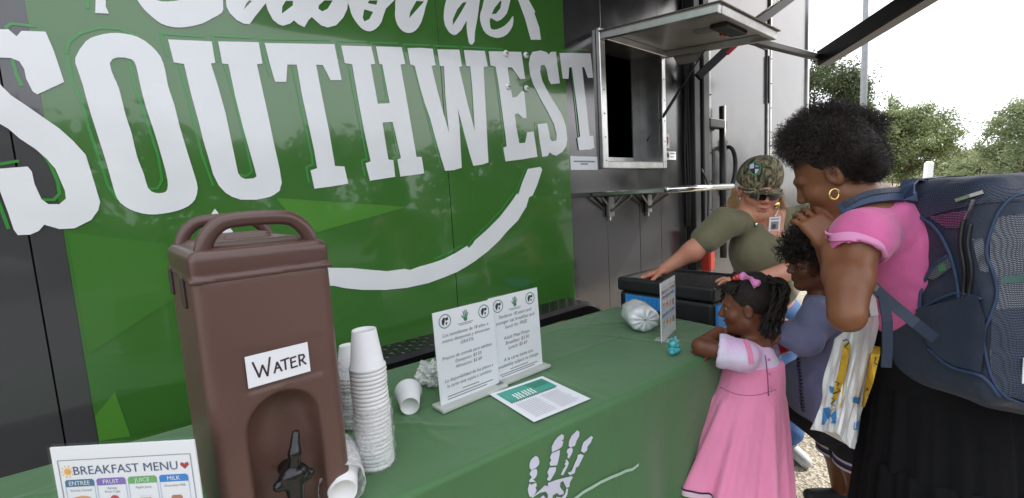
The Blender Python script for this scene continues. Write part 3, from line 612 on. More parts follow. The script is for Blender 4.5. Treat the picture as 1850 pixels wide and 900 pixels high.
RED = mat('red jack housing', (.42, .035, .02), .5, var=.1)
b = MB(); b.box(3.345, 3.425, -.17, -.09, .70, 1.02, .012); jk = b.build('red_housing', RED, TR)
for z in (.78, .94): b = MB(); b.lathe([(.014, 0), (.014, .03), (.0, .032)], 8, Matrix.Translation((3.45, -.13, z)) @ Matrix.Rotation(math.pi/2, 4, 'Y')); b.build('bolt', STEEL, jk, True)
b = MB(); b.tube(smooth_open([(3.36, -.1, 1.5), (3.40, -.13, 1.35), (3.38, -.13, 1.0)], 4), .007, 6); b.build('cable', RUB, TR, True)
# stickers and notice
PAPER = mat('white paper', (.84, .85, .88), .6); INK = mat('dark ink', (.03, .03, .035), .7); INKG = mat('grey ink', (.25, .26, .28), .7); TEAL = mat('green ink', (.03, .20, .12), .6)
def wall_paper(name, c, wpx, m=PAPER):
    p = [on_y(*q, -.004) for q in c]; x0, x1 = p[0][0], p[1][0]; z1, z0 = p[0][2], p[2][2]; y = -.0035
    b = MB(); b.box(x0, x1, y-.0012, y, z0, z1); o = b.build(name, m, TR)
    return o, Matrix(((1, 0, 0, (x0+x1)/2), (0, 0, -1, y-.0012), (0, 1, 0, (z0+z1)/2), (0, 0, 0, 1))), x1-x0, z1-z0
o, M, w, h_ = wall_paper('notice_sign', [(1030, 282), (1079, 283), (1079, 307)], 1); decal('notice_lines', strip([(-w*.38, h_*.12), (w*.38, h_*.12)], .009)+strip([(-w*.14, -h_*.06), (w*.12, -h_*.06)], .009), M, INKG, o)
o, M, w, h_ = wall_paper('sticker', [(1199.5, 241), (1209, 241), (1209, 268)], 1); decal('crest', [[(-.02, .03), (.02, .03), (.022, -.01), (0, -.04), (-.022, -.01)]], M, mat('red ink', (.4, .05, .05), .6), o)
o, M, w, h_ = wall_paper('sticker', [(1199.5, 273), (1221, 274), (1221, 289)], 1); decal('diamond_mark', [[(-.05, 0), (-.03, .03), (-.01, 0), (-.03, -.03)]]+strip([(.0, .015), (.06, .015)], .006)+strip([(.0, -.01), (.05, -.01)], .006), M, INK, o)
# ---- fender of tread plate and wheels
TREAD = mat('black tread plate', (.02, .02, .021), .3, .6, var=.2)
xa, xb, zf, yf = .05, 2.06, .742, -.17
prof = [(xa, .40), (xa+.02, .56)]+[(xa+.2-.18*math.cos(t), zf-.18+.18*math.sin(t)) for t in np.linspace(.15, math.pi/2, 8)]+[(xb-.2+.2*math.sin(t), zf-.2+.2*math.cos(t)) for t in np.linspace(0, math.pi/2-.1, 10)]+[(xb, .45)]
v = []; f = []; n = len(prof)
for (x, z) in prof:
    v += [(x, -.001, z), (x, yf, z), (x, yf-.012, z-.02), (x, yf-.012, z-.06)]
for i in range(n-1):
    for k in range(3): a = i*4+k; f.append((a, a+1, a+5, a+4))
FD = obj('fender', v, f, TREAD, TR)
b = MB(); L = 0.
for i in range(n-1):
    p, q = np.array(prof[i]), np.array(prof[i+1]); seg = np.linalg.norm(q-p); d = (q-p)/seg; nn = np.array([-d[1], d[0]])
    if nn[1] < 0: nn = -nn
    t = (-L) % .034
    while t < seg:
        c = p+d*t; r_ = int(round((L+t)/.034))
        for j in range(5):
            y = -.018-j*.034; s_ = 1 if (j+r_) % 2 else -1; a1 = np.array([d[0]*.011, s_*.011, d[1]*.011]); a2 = np.array([d[0]*.004, -s_*.004, d[1]*.004]); cc = np.array([c[0], y, c[1]]); up_ = np.array([nn[0], 0, nn[1]])*.0035
            b.add([cc-a1, cc-a2+up_*0, cc+a1, cc+a2, cc+up_], [(0, 1, 4), (1, 2, 4), (2, 3, 4), (3, 0, 4)])
        t += .034
    L += seg
o = b.build('tread_pattern', mat('worn tread', (.10, .10, .10), .3, .8), FD); o['kind'] = 'stuff'
for x in (.62, 1.5):
    b = MB(); b.lathe([(.2, -.09), (.33, -.09), (.36, -.06), (.36, .06), (.33, .09), (.2, .09)], 32, Matrix.Translation((x, .11, .36)) @ Matrix.Rotation(math.pi/2, 4, 'X')); w_ = b.build('wheel', RUB, TR, True)
    b = MB(); b.lathe([(0, -.03), (.08, -.03), (.12, 0), (.2, .05), (.2, -.05)], 24, Matrix.Translation((x, .03, .36)) @ Matrix.Rotation(math.pi/2, 4, 'X')); b.build('rim', ALU_D, w_, True)

# ================================================================== AWNING (its arms show; the sheet is above the view and in the reflections)
AW = thing('awning', 'black folding awning with thick square arm reaching out past the hatch flap', 'awning')
A_ = np.array(on_y(1260, 140, -.10)); B_ = np.array(on_y(1336, 68, -.32)); C_ = np.array(on_y(1487, 106, -.52)); E_ = np.array(on_y(1424, 0, -.42)); D_ = np.array([3.55, -2.45, 3.02])
# outer end of the thick arm: on the line of sight through (1655, 0), further out over the lot
D_ = np.array(P(1700, -29, 2.75)); 
def bar(name, a, b_, w, h_, m=BLK):
    d = nrm(b_-a); sd = nrm(np.cross(d, [0, 0, 1.])); M = frame(a, d, sd); L_ = np.linalg.norm(b_-a); b = MB(); b.box(0, L_, -w/2, w/2, -h_/2, h_/2, .006, M); return b.build(name, m, AW)
bar('lower_arm', A_, B_, .045, .06); bar('link_arm', B_, C_, .045, .05); bar('upper_link', B_+[0, 0, .02], B_+(E_-B_)*1.6, .05, .07)
ar = bar('main_arm', C_, D_+(D_-C_)*.5, .11, .13, mat('awning arm paint', (.022, .021, .021), .4, var=.2))
b = MB(); b.lathe([(.02, -.07), (.02, .07)], 10, Matrix.Translation(tuple(C_)) @ Matrix.Rotation(math.pi/2, 4, 'X')); b.build('pivot_bolt', STEEL, ar, True)
d = nrm(B_-A_); bar('red_label', A_+d*np.linalg.norm(B_-A_)*.6+np.array([0, -.03, -.012]), A_+d*np.linalg.norm(B_-A_)*.85+np.array([0, -.03, -.012]), .012, .03, mat('red plastic', (.5, .02, .02), .4))
CANV = mat('awning fabric', (.035, .034, .036), .8, var=.15)
nx, ny = 24, 14; v = []; f = []
for j in range(ny+1):
    for i in range(nx+1):
        x = 1.0+3.85*i/nx; y = -.05-2.85*j/ny; v.append((x, y, 3.62-.45*j/ny-.05*math.sin(math.pi*j/ny)*(.6+.4*math.sin(i*.9))))
for j in range(ny):
    for i in range(nx): a = j*(nx+1)+i; f.append((a, a+1, a+nx+2, a+nx+1))
obj('canopy', v, f, CANV, AW, True)
b = MB(); b.tube([(.95, -2.92, 3.16), (4.9, -2.92, 3.16)], .06, 12); b.build('roller', BLK, AW, True)
# ================================================================== TABLE
TZ, TROT = .74, -.06
def tb(s, v):          # s along the table (world x at the front edge line), v from 0 at the front edge to .73 at the back
    return np.array([s+.06*v, -.975-.06*s+v])
TL, TRT, TW = -.62, 1.865, .73
TABLE = thing('folding_table', 'long folding table under the green cloth beside the trailer', 'table')
PLAS = mat('grey table plastic', (.42, .42, .41), .5)
b = MB(); c = [tb(TL+.02, .02), tb(TRT-.02, .02), tb(TRT-.02, TW-.02), tb(TL+.02, TW-.02)]
b.add([(*p, z) for z in (TZ-.045, TZ-.004) for p in c], [(3, 2, 1, 0), (4, 5, 6, 7)]+[(i, (i+1) % 4, (i+1) % 4+4, i+4) for i in range(4)]); b.build('tabletop', PLAS, TABLE)
for s in (TL+.25, TRT-.25):
    for v_ in (.1, TW-.1): p = tb(s, v_); b = MB(); b.tube([(*p, 0), (*p, TZ-.045)], .014, 8); b.build('leg', ALU_D, TABLE, True)
    p, q = tb(s, .1), tb(s, TW-.1); b = MB(); b.tube([(*p, .2), (*q, .2)], .01, 8); b.build('leg_brace', ALU_D, TABLE, True)
# green cloth: back drop, top, front drop in one sheet, plus the end drop
HEM = .15
def cloth_fold(s, z):   # outward ripple of the front drop
    k = np.clip((TZ-z)/(TZ-HEM), 0, 1)
    return k*(.020*math.sin(7.3*s+.7)+.012*math.sin(17.1*s+2.1*z+1.3)+.007*math.sin(29*s+.4))+.0016*math.sin(3*s+40*z)*math.exp(-((s-.9)/.5)**2)+.003*math.exp(-((z-.52)/.006)**2)+.003*math.exp(-((s-.98)/.006)**2)+.018*k
nu = 360; pv = []
for z in np.linspace(TZ-.14, TZ-.012, 5): pv.append(('b', z))
pv += [('rb', a) for a in (.3, .9, 1.4)]
for v_ in np.linspace(TW-.014, .014, 90): pv.append(('t', v_))
pv += [('rf', a) for a in (.3, .8, 1.25)]
for z in np.linspace(TZ-.016, HEM, 22): pv.append(('f', z))
V = []; crease = [(random.uniform(TL, TRT), random.uniform(.08, .65), random.uniform(0, 3.14), random.uniform(.06, .2)) for _ in range(90)]
def top_zs(s, v_):
    z = .0012*np.sin(9*s+3*v_)+.0010*np.sin(21*v_+5*s)
    for (cs, cv, an, ln) in crease:
        dx, dy = s-cs, v_-cv; a = dx*math.cos(an)+dy*math.sin(an); p = -dx*math.sin(an)+dy*math.cos(an)+.015*np.sin(a*14)
        z = z+np.where(np.abs(a) < ln, (.0022+.0016*math.sin(cs*40))*np.exp(-(p/.011)**2)*(1-(a/ln)**2), 0)
    z = z+.0020*np.exp(-((v_-.36+.01*np.sin(4*s))/.009)**2)+.002*np.exp(-((s-.98)/.009)**2)+.002*np.exp(-((s-.36)/.009)**2)+.002*np.exp(-((s-1.6)/.009)**2)       # fold lines of the packed cloth
    return TZ+z
_tv = np.array([a for k, a in pv if k == 't']); _ts = TL-.004+(TRT-TL+.008)*np.arange(nu+1)/nu; _TZG = top_zs(_ts[:, None], _tv[None, :]); _ti = {float(a): j for j, a in enumerate(_tv)}
for i in range(nu+1):
    s = TL-.004+(TRT-TL+.008)*i/nu
    for kind, a in pv:
        if kind == 't': p = tb(s, a); V.append((*p, _TZG[i, _ti[float(a)]]))
        elif kind == 'b': p = tb(s, TW+.004+.006*math.sin(11*s)*((TZ-a)/.14)); V.append((*p, a))
        elif kind == 'rb': p = tb(s, TW-.010+.014*math.sin(1.57-a*1.0)+.0); V.append((*p, TZ-.012+.0125*math.sin(a)))
        elif kind == 'rf': p = tb(s, .012-.016*math.sin(a)); V.append((*p, TZ-.016+.0165*math.cos(a)))
        else: p = tb(s, -.004-cloth_fold(s, a)); V.append((*p, a))
m_ = len(pv); Fc = [(i*m_+j, i*m_+j+1, (i+1)*m_+j+1, (i+1)*m_+j) for i in range(nu) for j in range(m_-1)]
o0 = len(V)
# end drop
ne = 30
for i in range(ne+1):
    v_ = TW*i/ne
    for j, z in enumerate(np.linspace(TZ-.001, HEM, 12)):
        k = (TZ-z)/(TZ-HEM); bul = .004+k*(.02+.018*math.sin(v_*13+1)+.010*math.sin(v_*29)); p = tb(TRT+bul, v_-k*.02*(1-i/ne)); V.append((*p, z))
Fc += [(o0+i*12+j, o0+(i+1)*12+j, o0+(i+1)*12+j+1, o0+i*12+j+1) for i in range(ne) for j in range(11)]
CLOTH_M = mat('green polyester cloth', srgb(66, 111, 63), .6, var=.06, vscale=3, bump=.35, bscale=9, sheen=.25, bdist=.012)
CLOTH = tag(obj('tablecloth', V, Fc, CLOTH_M, None, True), 'long green tablecloth with a white handprint, draped over the folding table', 'tablecloth')
# handprint and line on the front drop
ZH = lambda L: [(930+x/6.428, 760+y/6.428) for x, y in L]
HP = [[(215, 430), (245, 408), (270, 425), (285, 470), (282, 510), (250, 545), (195, 575), (172, 550), (172, 500), (190, 455)],
      [(195, 578), (250, 558), (262, 590), (258, 630), (235, 670), (215, 680), (200, 660), (170, 620)],
      [(205, 655), (215, 685), (245, 712), (170, 715), (168, 690)],
      [(170, 730), (190, 745), (250, 720), (255, 760), (240, 780), (255, 810), (235, 850), (200, 890), (170, 880), (150, 800)],
      [(500, 190), (545, 157), (572, 175), (565, 220), (540, 230), (565, 240), (550, 300), (520, 325), (432, 370), (428, 310), (460, 240)],
      [(430, 380), (525, 340), (520, 400), (505, 470), (490, 520), (410, 525), (405, 490), (425, 460), (408, 430)],
      [(405, 545), (480, 540), (475, 590), (440, 650), (410, 700), (375, 690), (380, 665), (395, 650), (378, 600)],
      [(660, 175), (725, 113), (750, 130), (748, 180), (715, 240), (700, 290), (650, 312), (625, 295), (630, 240)],
      [(615, 330), (655, 312), (675, 335), (665, 380), (630, 440), (612, 430), (618, 390), (602, 365)],
      [(590, 455), (605, 452), (628, 490), (610, 540), (560, 635), (535, 628), (560, 570), (595, 520), (575, 510), (595, 480)],
      [(800, 250), (890, 178), (907, 195), (880, 260), (845, 300), (840, 345), (805, 375), (770, 355), (780, 300)],
      [(730, 400), (765, 388), (802, 405), (770, 470), (740, 530), (712, 545), (695, 610), (640, 635), (615, 605), (660, 590), (680, 540), (700, 490), (725, 440)],
      [(200, 890), (300, 800), (350, 752), (385, 765), (385, 725), (480, 690), (600, 660), (668, 645), (672, 665), (640, 720), (635, 770), (600, 780), (560, 700), (530, 720), (525, 770), (570, 830), (565, 855), (520, 865), (490, 840), (440, 870), (440, 930), (380, 930), (385, 860), (360, 825), (300, 835), (240, 870), (200, 905)],
      [(600, 790), (620, 790), (610, 860), (575, 930), (490, 930), (480, 885), (545, 895), (585, 850)], [(290, 900), (330, 868), (370, 910), (360, 940), (280, 940)]]
def front_pt(px, py, out=.003):
    q = on_y(px, py, -1.03)
    for _ in range(4):
        s = q[0]; y = tb(s, -.004-cloth_fold(s, q[2])-out)[1]; q = on_y(px, py, y)
    return q
INKC = mat('pale lilac print', (.62, .62, .74), .7); GRNP = mat('pale green print', (.42, .56, .46), .7)
hand = MB()
for L in HP:
    pts = ZH(L); dense = []
    for a, b_ in zip(pts, pts[1:]+pts[:1]): dense += [a, ((a[0]+b_[0])/2, (a[1]+b_[1])/2)]
    p3 = [front_pt(*p) for p in pts]; tr_ = geometry.tessellate_polygon([[Vector((p[0], p[2], 0)) for p in p3]]); hand.add(p3, tr_)
hand.build('handprint', INKC, CLOTH)
ln = ZH([(650, 940), (730, 885), (800, 830), (900, 775), (1000, 715), (1130, 655), (1230, 615), (1290, 585), (1370, 565), (1440, 510)]); b = MB(); L3 = [front_pt(*p) for p in ln]
for a, b_ in zip(L3[:-1], L3[1:]): dn = np.array([0, 0, .0045]); b.add([a-dn, b_-dn, b_+dn, a+dn], [(0, 1, 2, 3)])
b.build('printed_line', GRNP, CLOTH)

# ================================================================== WATER DISPENSER
BROWN = mat('brown moulded plastic', srgb(98, 72, 65), .36, var=.10, vscale=4, bump=.2, bscale=240, bdist=.002)
BROWN2 = mat('brown lid plastic', srgb(88, 63, 57), .32, var=.06, vscale=5, bump=.1, bscale=220, bdist=.001)
sc_ = 1.10
fL, fR = np.array(P(345, 520, .645*sc_)), np.array(P(600, 485, .78*sc_))
dx = nrm([fR[0]-fL[0], fR[1]-fL[1], 0]); dy = np.cross([0, 0, 1.], dx); wd = np.linalg.norm((fR-fL)[:2]); dd = .37
DM = frame(((fL+fR)/2)*[1, 1, 0]+[0, 0, TZ+.003], dx, dy)       # x across the front, y to the back, z up
DISP = thing('water_dispenser', 'tall brown insulated drink dispenser with WATER card and black tap', 'drink dispenser')
zl = (fL[2]+fR[2])/2-TZ-.003            # lid seam height
DR = np.array(DM.to_3x3())
def dp(x, y, z): return np.array(DM @ Vector((x, y, z)))
hw = wd/2
s = SDF(.0055); s.rbox(dp(0, dd/2, zl/2+.012), (hw, dd/2, zl/2+.012), DR, .026, .01)
# tap recess: arch
az = .215
s.cone(dp(0, -.005, -.10), dp(0, -.005, az), .058, .056, .012, neg=True); s.rbox(dp(0, .0, az/2-.06), (.057, .042, az/2+.06), DR, .03, .012, neg=True); s.ell(dp(0, .0, az), (.057, .042, .057), DR, .012, neg=True)
# card recess
s.rbox(dp(.012, -.001, .327), (.066, .004, .038), DR, .003, .004, neg=True)
s.build('body', BROWN, DISP)
s = SDF(.0045); s.rbox(dp(0, dd/2, zl+.007), (hw+.003, dd/2+.003, .005), DR, .005, .004); s.rbox(dp(0, dd/2, zl+.032), (hw+.0, dd/2+.0, .026), DR, .018, .008)
s.rbox(dp(0, dd/2, zl+.055), (hw-.03, dd/2-.06, .012), DR, .01, .012)
s.rbox(dp(0, dd/2-.02, zl+.070), (.04, .05, .008), DR, .006, .008)
LID = s.build('lid', BROWN2, DISP)
def handle(y):
    s = SDF(.004); z0, z1 = zl+.012, zl+.104; rr = .0135; w2 = hw*.70
    pts = [(-w2-.015, y, z0), (-w2-.006, y, z1-.04), (-w2+.012, y, z1-.012), (-w2+.04, y, z1), (w2-.04, y, z1), (w2-.012, y, z1-.012), (w2+.006, y, z1-.04), (w2+.015, y, z0)]
    b = MB(); b.tube(smooth_open([dp(*a) for a in pts], 6), rr, 14); b.tube([dp(-w2-.018, y, z0+.032), dp(w2+.018, y, z0+.032)], .018, 14); b.build('handle', BROWN2, LID, True)
handle(.028); handle(dd-.035)
for y in (.09, .30): b = MB(); b.box(-hw-.006, -hw+.004, y-.012, y+.012, zl-.045, zl+.012, .003, DM); b.build('latch', mat('dark brown latch', (.03, .018, .016), .4), DISP)
for y in (.09, .30): b = MB(); b.box(hw-.004, hw+.006, y-.012, y+.012, zl-.045, zl+.012, .003, DM); b.build('latch', MATS['dark brown latch'], DISP)
# card
card = thing('water_card', 'white card hand lettered WATER stuck on the brown dispenser', 'card')
CM = DM @ Matrix.Translation((.002, -.0015, .327)) @ Matrix.Rotation(math.pi/2, 4, 'X') @ Matrix.Scale(.76, 4); b = MB(); b.box(-.070, .066, -.036, .038, -.002, .0008, 0, CM); b.build('paper', PAPER, card)
wat = []
k = .001
def st(*p): wat.extend(strip([(x*k, y*k) for x, y in p], .0042))
st((-56, 22), (-46, -16), (-37, 10), (-29, -18), (-20, 24)); st((-14, -16), (-6, 8), (2, -16)); st((-11, -6), (-1, -6)); st((2, 9), (20, 11)); st((11, 10), (11, -15)); st((36, 10), (24, 9), (24, -15), (37, -14)); st((24, -2), (34, -1)); st((43, -15), (43, 11), (53, 10), (55, 4), (50, -2), (43, -3)); st((48, -3), (57, -15))
decal('lettering', wat, CM, mat('marker ink', (.05, .02, .04), .5), card, .0014)
# tap
TAPM = mat('black tap plastic', (.008, .008, .009), .25)
tp = [DM @ Vector(p) for p in ((0, .035, .115), (0, -.012, .115))]
b = MB(); b.tube([np.array(q) for q in tp], .016, 12); TAP = b.build('tap', TAPM, DISP, True)
s = SDF(.0025); s.cone(dp(0, -.014, .125), dp(0, -.014, .06), .019, .012, .006); s.cone(dp(-.026, -.016, .112), dp(.026, -.016, .112), .010, .010, .01); s.ell(dp(0, -.016, .125), (.024, .02, .014), DR, .008); s.build('tap_body', TAPM, TAP)
s = SDF(.0025); s.cone(dp(.002, -.014, .13), dp(.004, -.022, .165), .012, .010, .008); s.cone(dp(.004, -.022, .165), dp(.012, -.012, .195), .0105, .007, .006); s.build('tap_lever', TAPM, TAP)

# ================================================================== CUPS
FOAM = mat('white foam', (.80, .80, .80), .55, var=.03, vscale=30, bump=.15, bscale=300, sss=.0, bdist=.001)
FILM = bpy.data.materials.new('clear plastic film'); FILM.use_nodes = True
def film(m, tint, a, rough=.12):
    t = m.node_tree; t.nodes.clear(); o = t.nodes.new('ShaderNodeOutputMaterial'); g = t.nodes.new('ShaderNodeBsdfPrincipled'); g.inputs['Base Color'].default_value = (*tint, 1); g.inputs['Roughness'].default_value = rough; g.inputs['Specular IOR Level'].default_value = 1.
    tr = t.nodes.new('ShaderNodeBsdfTransparent'); mx = t.nodes.new('ShaderNodeMixShader'); co = t.nodes.new('ShaderNodeTexCoord'); n = t.nodes.new('ShaderNodeTexNoise'); n.inputs['Scale'].default_value = 45; n.inputs['Detail'].default_value = 4; n.inputs['Distortion'].default_value = 1.2
    t.links.new(co.outputs['Object'], n.inputs['Vector']); r = t.nodes.new('ShaderNodeMapRange'); r.inputs[1].default_value = .4; r.inputs[2].default_value = .7; r.inputs[3].default_value = a*.6; r.inputs[4].default_value = min(1, a*1.7)
    bp = t.nodes.new('ShaderNodeBump'); bp.inputs['Strength'].default_value = .7; bp.inputs['Distance'].default_value = .004; t.links.new(n.outputs['Fac'], bp.inputs['Height']); t.links.new(bp.outputs[0], g.inputs['Normal'])
    t.links.new(n.outputs['Fac'], r.inputs[0]); t.links.new(r.outputs[0], mx.inputs[0]); t.links.new(tr.outputs[0], mx.inputs[1]); t.links.new(g.outputs[0], mx.inputs[2]); t.links.new(mx.outputs[0], o.inputs[0])
film(FILM, (.9, .9, .9), .26)
FILM2 = bpy.data.materials.new('cloudy plastic film'); FILM2.use_nodes = True; film(FILM2, (.85, .85, .84), .75, .25)
CUPP = [(.0, .004), (.024, .004), (.025, .0), (.027, .0), (.0375, .082), (.0405, .083), (.0415, .087), (.0405, .091), (.037, .091), (.0255, .008), (0, .008)]
def cup_mesh():
    b = MB(); b.lathe(CUPP, 28); return b
def cup(parent, M, name='cup'):
    global _cup
    try: me = _cup
    except NameError:
        t = cup_mesh().build('cup', FOAM, None, True); _cup = me = t.data; bpy.data.objects.remove(t)
    o = bpy.data.objects.new(name, me); COL.objects.link(o); o.matrix_world = M
    if parent is not None: o.parent = parent
    return o
# upright stack (cups nested upside down: rims below, one base on top)
def cup_stack(base, n, pitch, axis, label, sleeve_from, sleeve_to, film_m, jit=.001, sl_r=.0455):
    t = thing('cup_stack', label, 'cup stack', 'sleeves of foam cups'); ax = nrm(axis); xa = np.cross(ax, [.3, .9, .1]); M = frame(base, xa, np.cross(ax, nrm(xa)))
    r = np.random.default_rng(n)
    for i in range(n):
        cup(t, M @ Matrix.Translation((r.normal(0, jit), r.normal(0, jit), .091+i*pitch)) @ Matrix.Rotation(math.pi, 4, 'X'))
    b = MB(); v = []; rows = 26; seg = 26
    for i in range(rows):
        z = sleeve_from+(sleeve_to-sleeve_from)*i/(rows-1)
        for k in range(seg):
            th = 2*math.pi*k/seg; rr = sl_r+.0016*math.sin(5*th+i*.9)+.0012*math.sin(9*th-i*1.3)+r.normal(0, .0004); v.append(M @ Vector((rr*math.cos(th), rr*math.sin(th), z)))
    b.add(v, [(i*seg+k, i*seg+(k+1) % seg, (i+1)*seg+(k+1) % seg, (i+1)*seg+k) for i in range(rows-1) for k in range(seg)]); b.build('plastic_sleeve', film_m, t, True); return t, M
q = on_z(681, 838, TZ); q[2] = TZ+.004
ST, SM_ = cup_stack(q, 25, .0097, (-.0, 0, 1), 'tall stack of white foam cups, its lower half in clear film', .0, .15, FILM, .0007)
q2 = np.array(P(648, 800, 1.16)); q2 = on_z(650, 770, TZ); q2[2] = TZ+.004
S2_, M2 = cup_stack(q2+np.array([-.01, .02, 0]), 15, .0095, (.05, .02, 1), 'stack of foam cups in a clear sleeve with blue print, behind the taller stack', .0, .20, FILM, .001)
b = MB()
for i, (u, z, w, h_) in enumerate(((-.02, .05, .012, .03), (-.015, .09, .016, .012), (.0, .065, .01, .02), (-.01, .12, .02, .006), (.005, .105, .008, .014))):
    th0 = -1.9+u*20; v = []
    for th in (th0, th0+w*22):
        for zz in (z, z+h_): v.append(M2 @ Vector((.0475*math.cos(th), .0475*math.sin(th), zz)))
    b.add(v, [(0, 2, 3, 1)])
b.build('sleeve_print', mat('blue print', (.08, .25, .6), .5), S2_)
q3 = on_z(616, 868, TZ); q3[2] = TZ+.046
cup_stack(q3+np.array([.01, .045, .0]), 9, .0095, (-.25, -1, .0), 'sleeve of foam cups lying on the cloth against the brown dispenser', -.002, .148, FILM2, .0012)
# single toppled cup
cm = on_z(752, 722, TZ); ax = nrm(on_z(737, 702, TZ)-on_z(742, 750, TZ)); tl = .10
CMt = frame(np.array(on_z(742, 752, TZ))+[0, 0, .030], np.cross([0, 0, 1.], ax), np.cross(nrm(ax+[0, 0, tl]), nrm(np.cross([0, 0, 1.], ax))))
cu_ = cup(None, CMt, 'foam_cup'); tag(cu_, 'single white foam cup lying tipped over beside the tall stack', 'cup')
# crumpled bag and wrapped bundle
def crumple(name, label, cat, c, r, m, seed, amp=.25, flatz=None, M=None, rings=26, seg=34, freq=3.):
    v = []; f = []
    for i in range(rings+1):
        for k in range(seg):
            ph = math.pi*i/rings; th = 2*math.pi*k/seg; d = Vector((math.sin(ph)*math.cos(th), math.sin(ph)*math.sin(th), -math.cos(ph)))
            n1 = noise.noise(d*freq+Vector((seed, 0, 0))); n2 = abs(noise.noise(d*freq*2.4+Vector((0, seed, 0)))); rr = 1+amp*n1-amp*.7*n2
            p = Vector((d.x*r[0]*rr, d.y*r[1]*rr, d.z*r[2]*rr))
            if M is not None: p = M.to_3x3() @ p
            p += Vector(c)
            if flatz is not None and p.z < flatz: p.z = flatz+.0005*k % .001
            v.append(p)
    for i in range(rings):
        for k in range(seg): a, b_ = i*seg+k, i*seg+(k+1) % seg; f.append((a, b_, b_+seg, a+seg))
    return tag(obj(name, v, f, m, None, False), label, cat)
c = on_z(790, 700, TZ); crumple('plastic_bag', 'crumpled clear plastic bag behind the Spanish price sign', 'plastic bag', c+[.0, .03, .038], (.045, .05, .042), FILM2, 3.3, .55, TZ+.004)
# wrapped roll: short cylinder with puckered end
c = on_z(1166, 604, TZ); BU = thing('wrapped_bundle', 'round bundle of cups wrapped in shiny pale plastic beside the upright menu', 'bundle')
axb = nrm(np.array([-.62, -.76, .0])); M = frame(c+np.array([.045, .055, .063]), axb, (0, 0, 1)); v = []; f = []; seg = 40
pr = [(.075, .003), (.078, .02), (.074, .045), (.066, .056), (.04, .060), (0, .062), (-.045, .062), (-.08, .060), (-.10, .05), (-.11, .03), (-.112, .003)]
for i, (x, r_) in enumerate(pr):
    for k in range(seg):
        th = 2*math.pi*k/seg; a = .02*math.sin(13*th+i)*.5+.035*math.sin(7*th-i*.7)+.015*math.sin(23*th+i*.9); rr = r_*(1+a*(1.1 if abs(x) > .06 else .35)); v.append(M @ Vector((x+.003*math.sin(11*th), rr*math.cos(th)*.95, rr*math.sin(th)*1.12)))
f = [(i*seg+k, i*seg+(k+1) % seg, (i+1)*seg+(k+1) % seg, (i+1)*seg+k) for i in range(len(pr)-1) for k in range(seg)]
FOIL = mat('pale shrink film', (.70, .70, .71), .22, var=.12, vscale=20, bump=.5, bscale=40, coat=.6)
obj('wrap', v, f, FOIL, BU, True)
b = MB(); b.lathe([(.056, -.078), (.056, .05)], 24, M @ Matrix.Rotation(math.pi/2, 4, 'Y')); b.build('cups_inside', FOAM, BU, True)

# ================================================================== SIGNS ON THE TABLE
ACR = bpy.data.materials.new('clear acrylic'); ACR.use_nodes = True
def acr(m):
    t = m.node_tree; t.nodes.clear(); o = t.nodes.new('ShaderNodeOutputMaterial'); g = t.nodes.new('ShaderNodeBsdfGlossy'); g.inputs['Roughness'].default_value = .06; g.inputs['Color'].default_value = (.9, .92, .92, 1)
    tr = t.nodes.new('ShaderNodeBsdfTransparent'); tr.inputs[0].default_value = (.998, 1, .999, 1); fr = t.nodes.new('ShaderNodeLayerWeight'); fr.inputs[0].default_value = .5; pw = t.nodes.new('ShaderNodeMath'); pw.operation = 'POWER'; pw.inputs[1].default_value = 4.; t.links.new(fr.outputs['Facing'], pw.inputs[0]); ad = t.nodes.new('ShaderNodeMath'); ad.operation = 'MULTIPLY_ADD'; ad.inputs[1].default_value = .5; ad.inputs[2].default_value = .015
    mx = t.nodes.new('ShaderNodeMixShader'); t.links.new(pw.outputs[0], ad.inputs[0]); t.links.new(ad.outputs[0], mx.inputs[0]); t.links.new(tr.outputs[0], mx.inputs[1]); t.links.new(g.outputs[0], mx.inputs[2]); t.links.new(mx.outputs[0], o.inputs[0])
acr(ACR)
ACB = mat('cloudy acrylic base', (.62, .65, .60), .25, spec=.8, alpha=.8)
def sign(name, label, a, b_, tilt, h_, base=True, cat='sign'):
    """upright sheet whose lower edge runs from a to b_ on the table; returns thing and print plane (origin mid sheet)"""
    a, b_ = np.array(a), np.array(b_); t = thing(name, label, cat, 'table signs'); x = nrm(b_-a); w = np.linalg.norm(b_-a); out = nrm(np.cross(x, [0, 0, 1.])); up_ = nrm(np.array([0, 0, 1.])-out*tilt)
    M = frame((a+b_)/2+[0, 0, .012], x, up_)
    b = MB(); b.box(-w/2, w/2, 0, h_, -.0012, .0012, 0, M); b.build('sheet', PAPER, t)
    b = MB(); b.box(-w/2-.002, w/2+.002, -.004, h_+.003, .0022, .0042, .0005, M); b.build('acrylic_front', ACR, t)
    b = MB(); b.box(-w/2-.002, w/2+.002, -.004, h_+.003, -.0045, -.0022, .0005, M); b.build('acrylic_back', ACR, t)
    if base:
        M2_ = frame((a+b_)/2+[0, 0, .0035], x, -out); b = MB(); b.box(-w/2-.012, w/2+.012, -.032, .032, 0, .011, .002, M2_); b.build('base', ACB, t)
    return t, M @ Matrix.Translation((0, h_/2, .0013)), w
ya, za = -.715, TZ
pA, pB, pC = on_z(797, 742, TZ), on_z(889, 700, TZ), on_z(978, 668, TZ)
pB2 = pB+(pA-pB)*0+np.array([.0, .012, 0]); x_ = nrm(pC-pA)
lg = mat('logo green', (.10, .26, .20), .6)
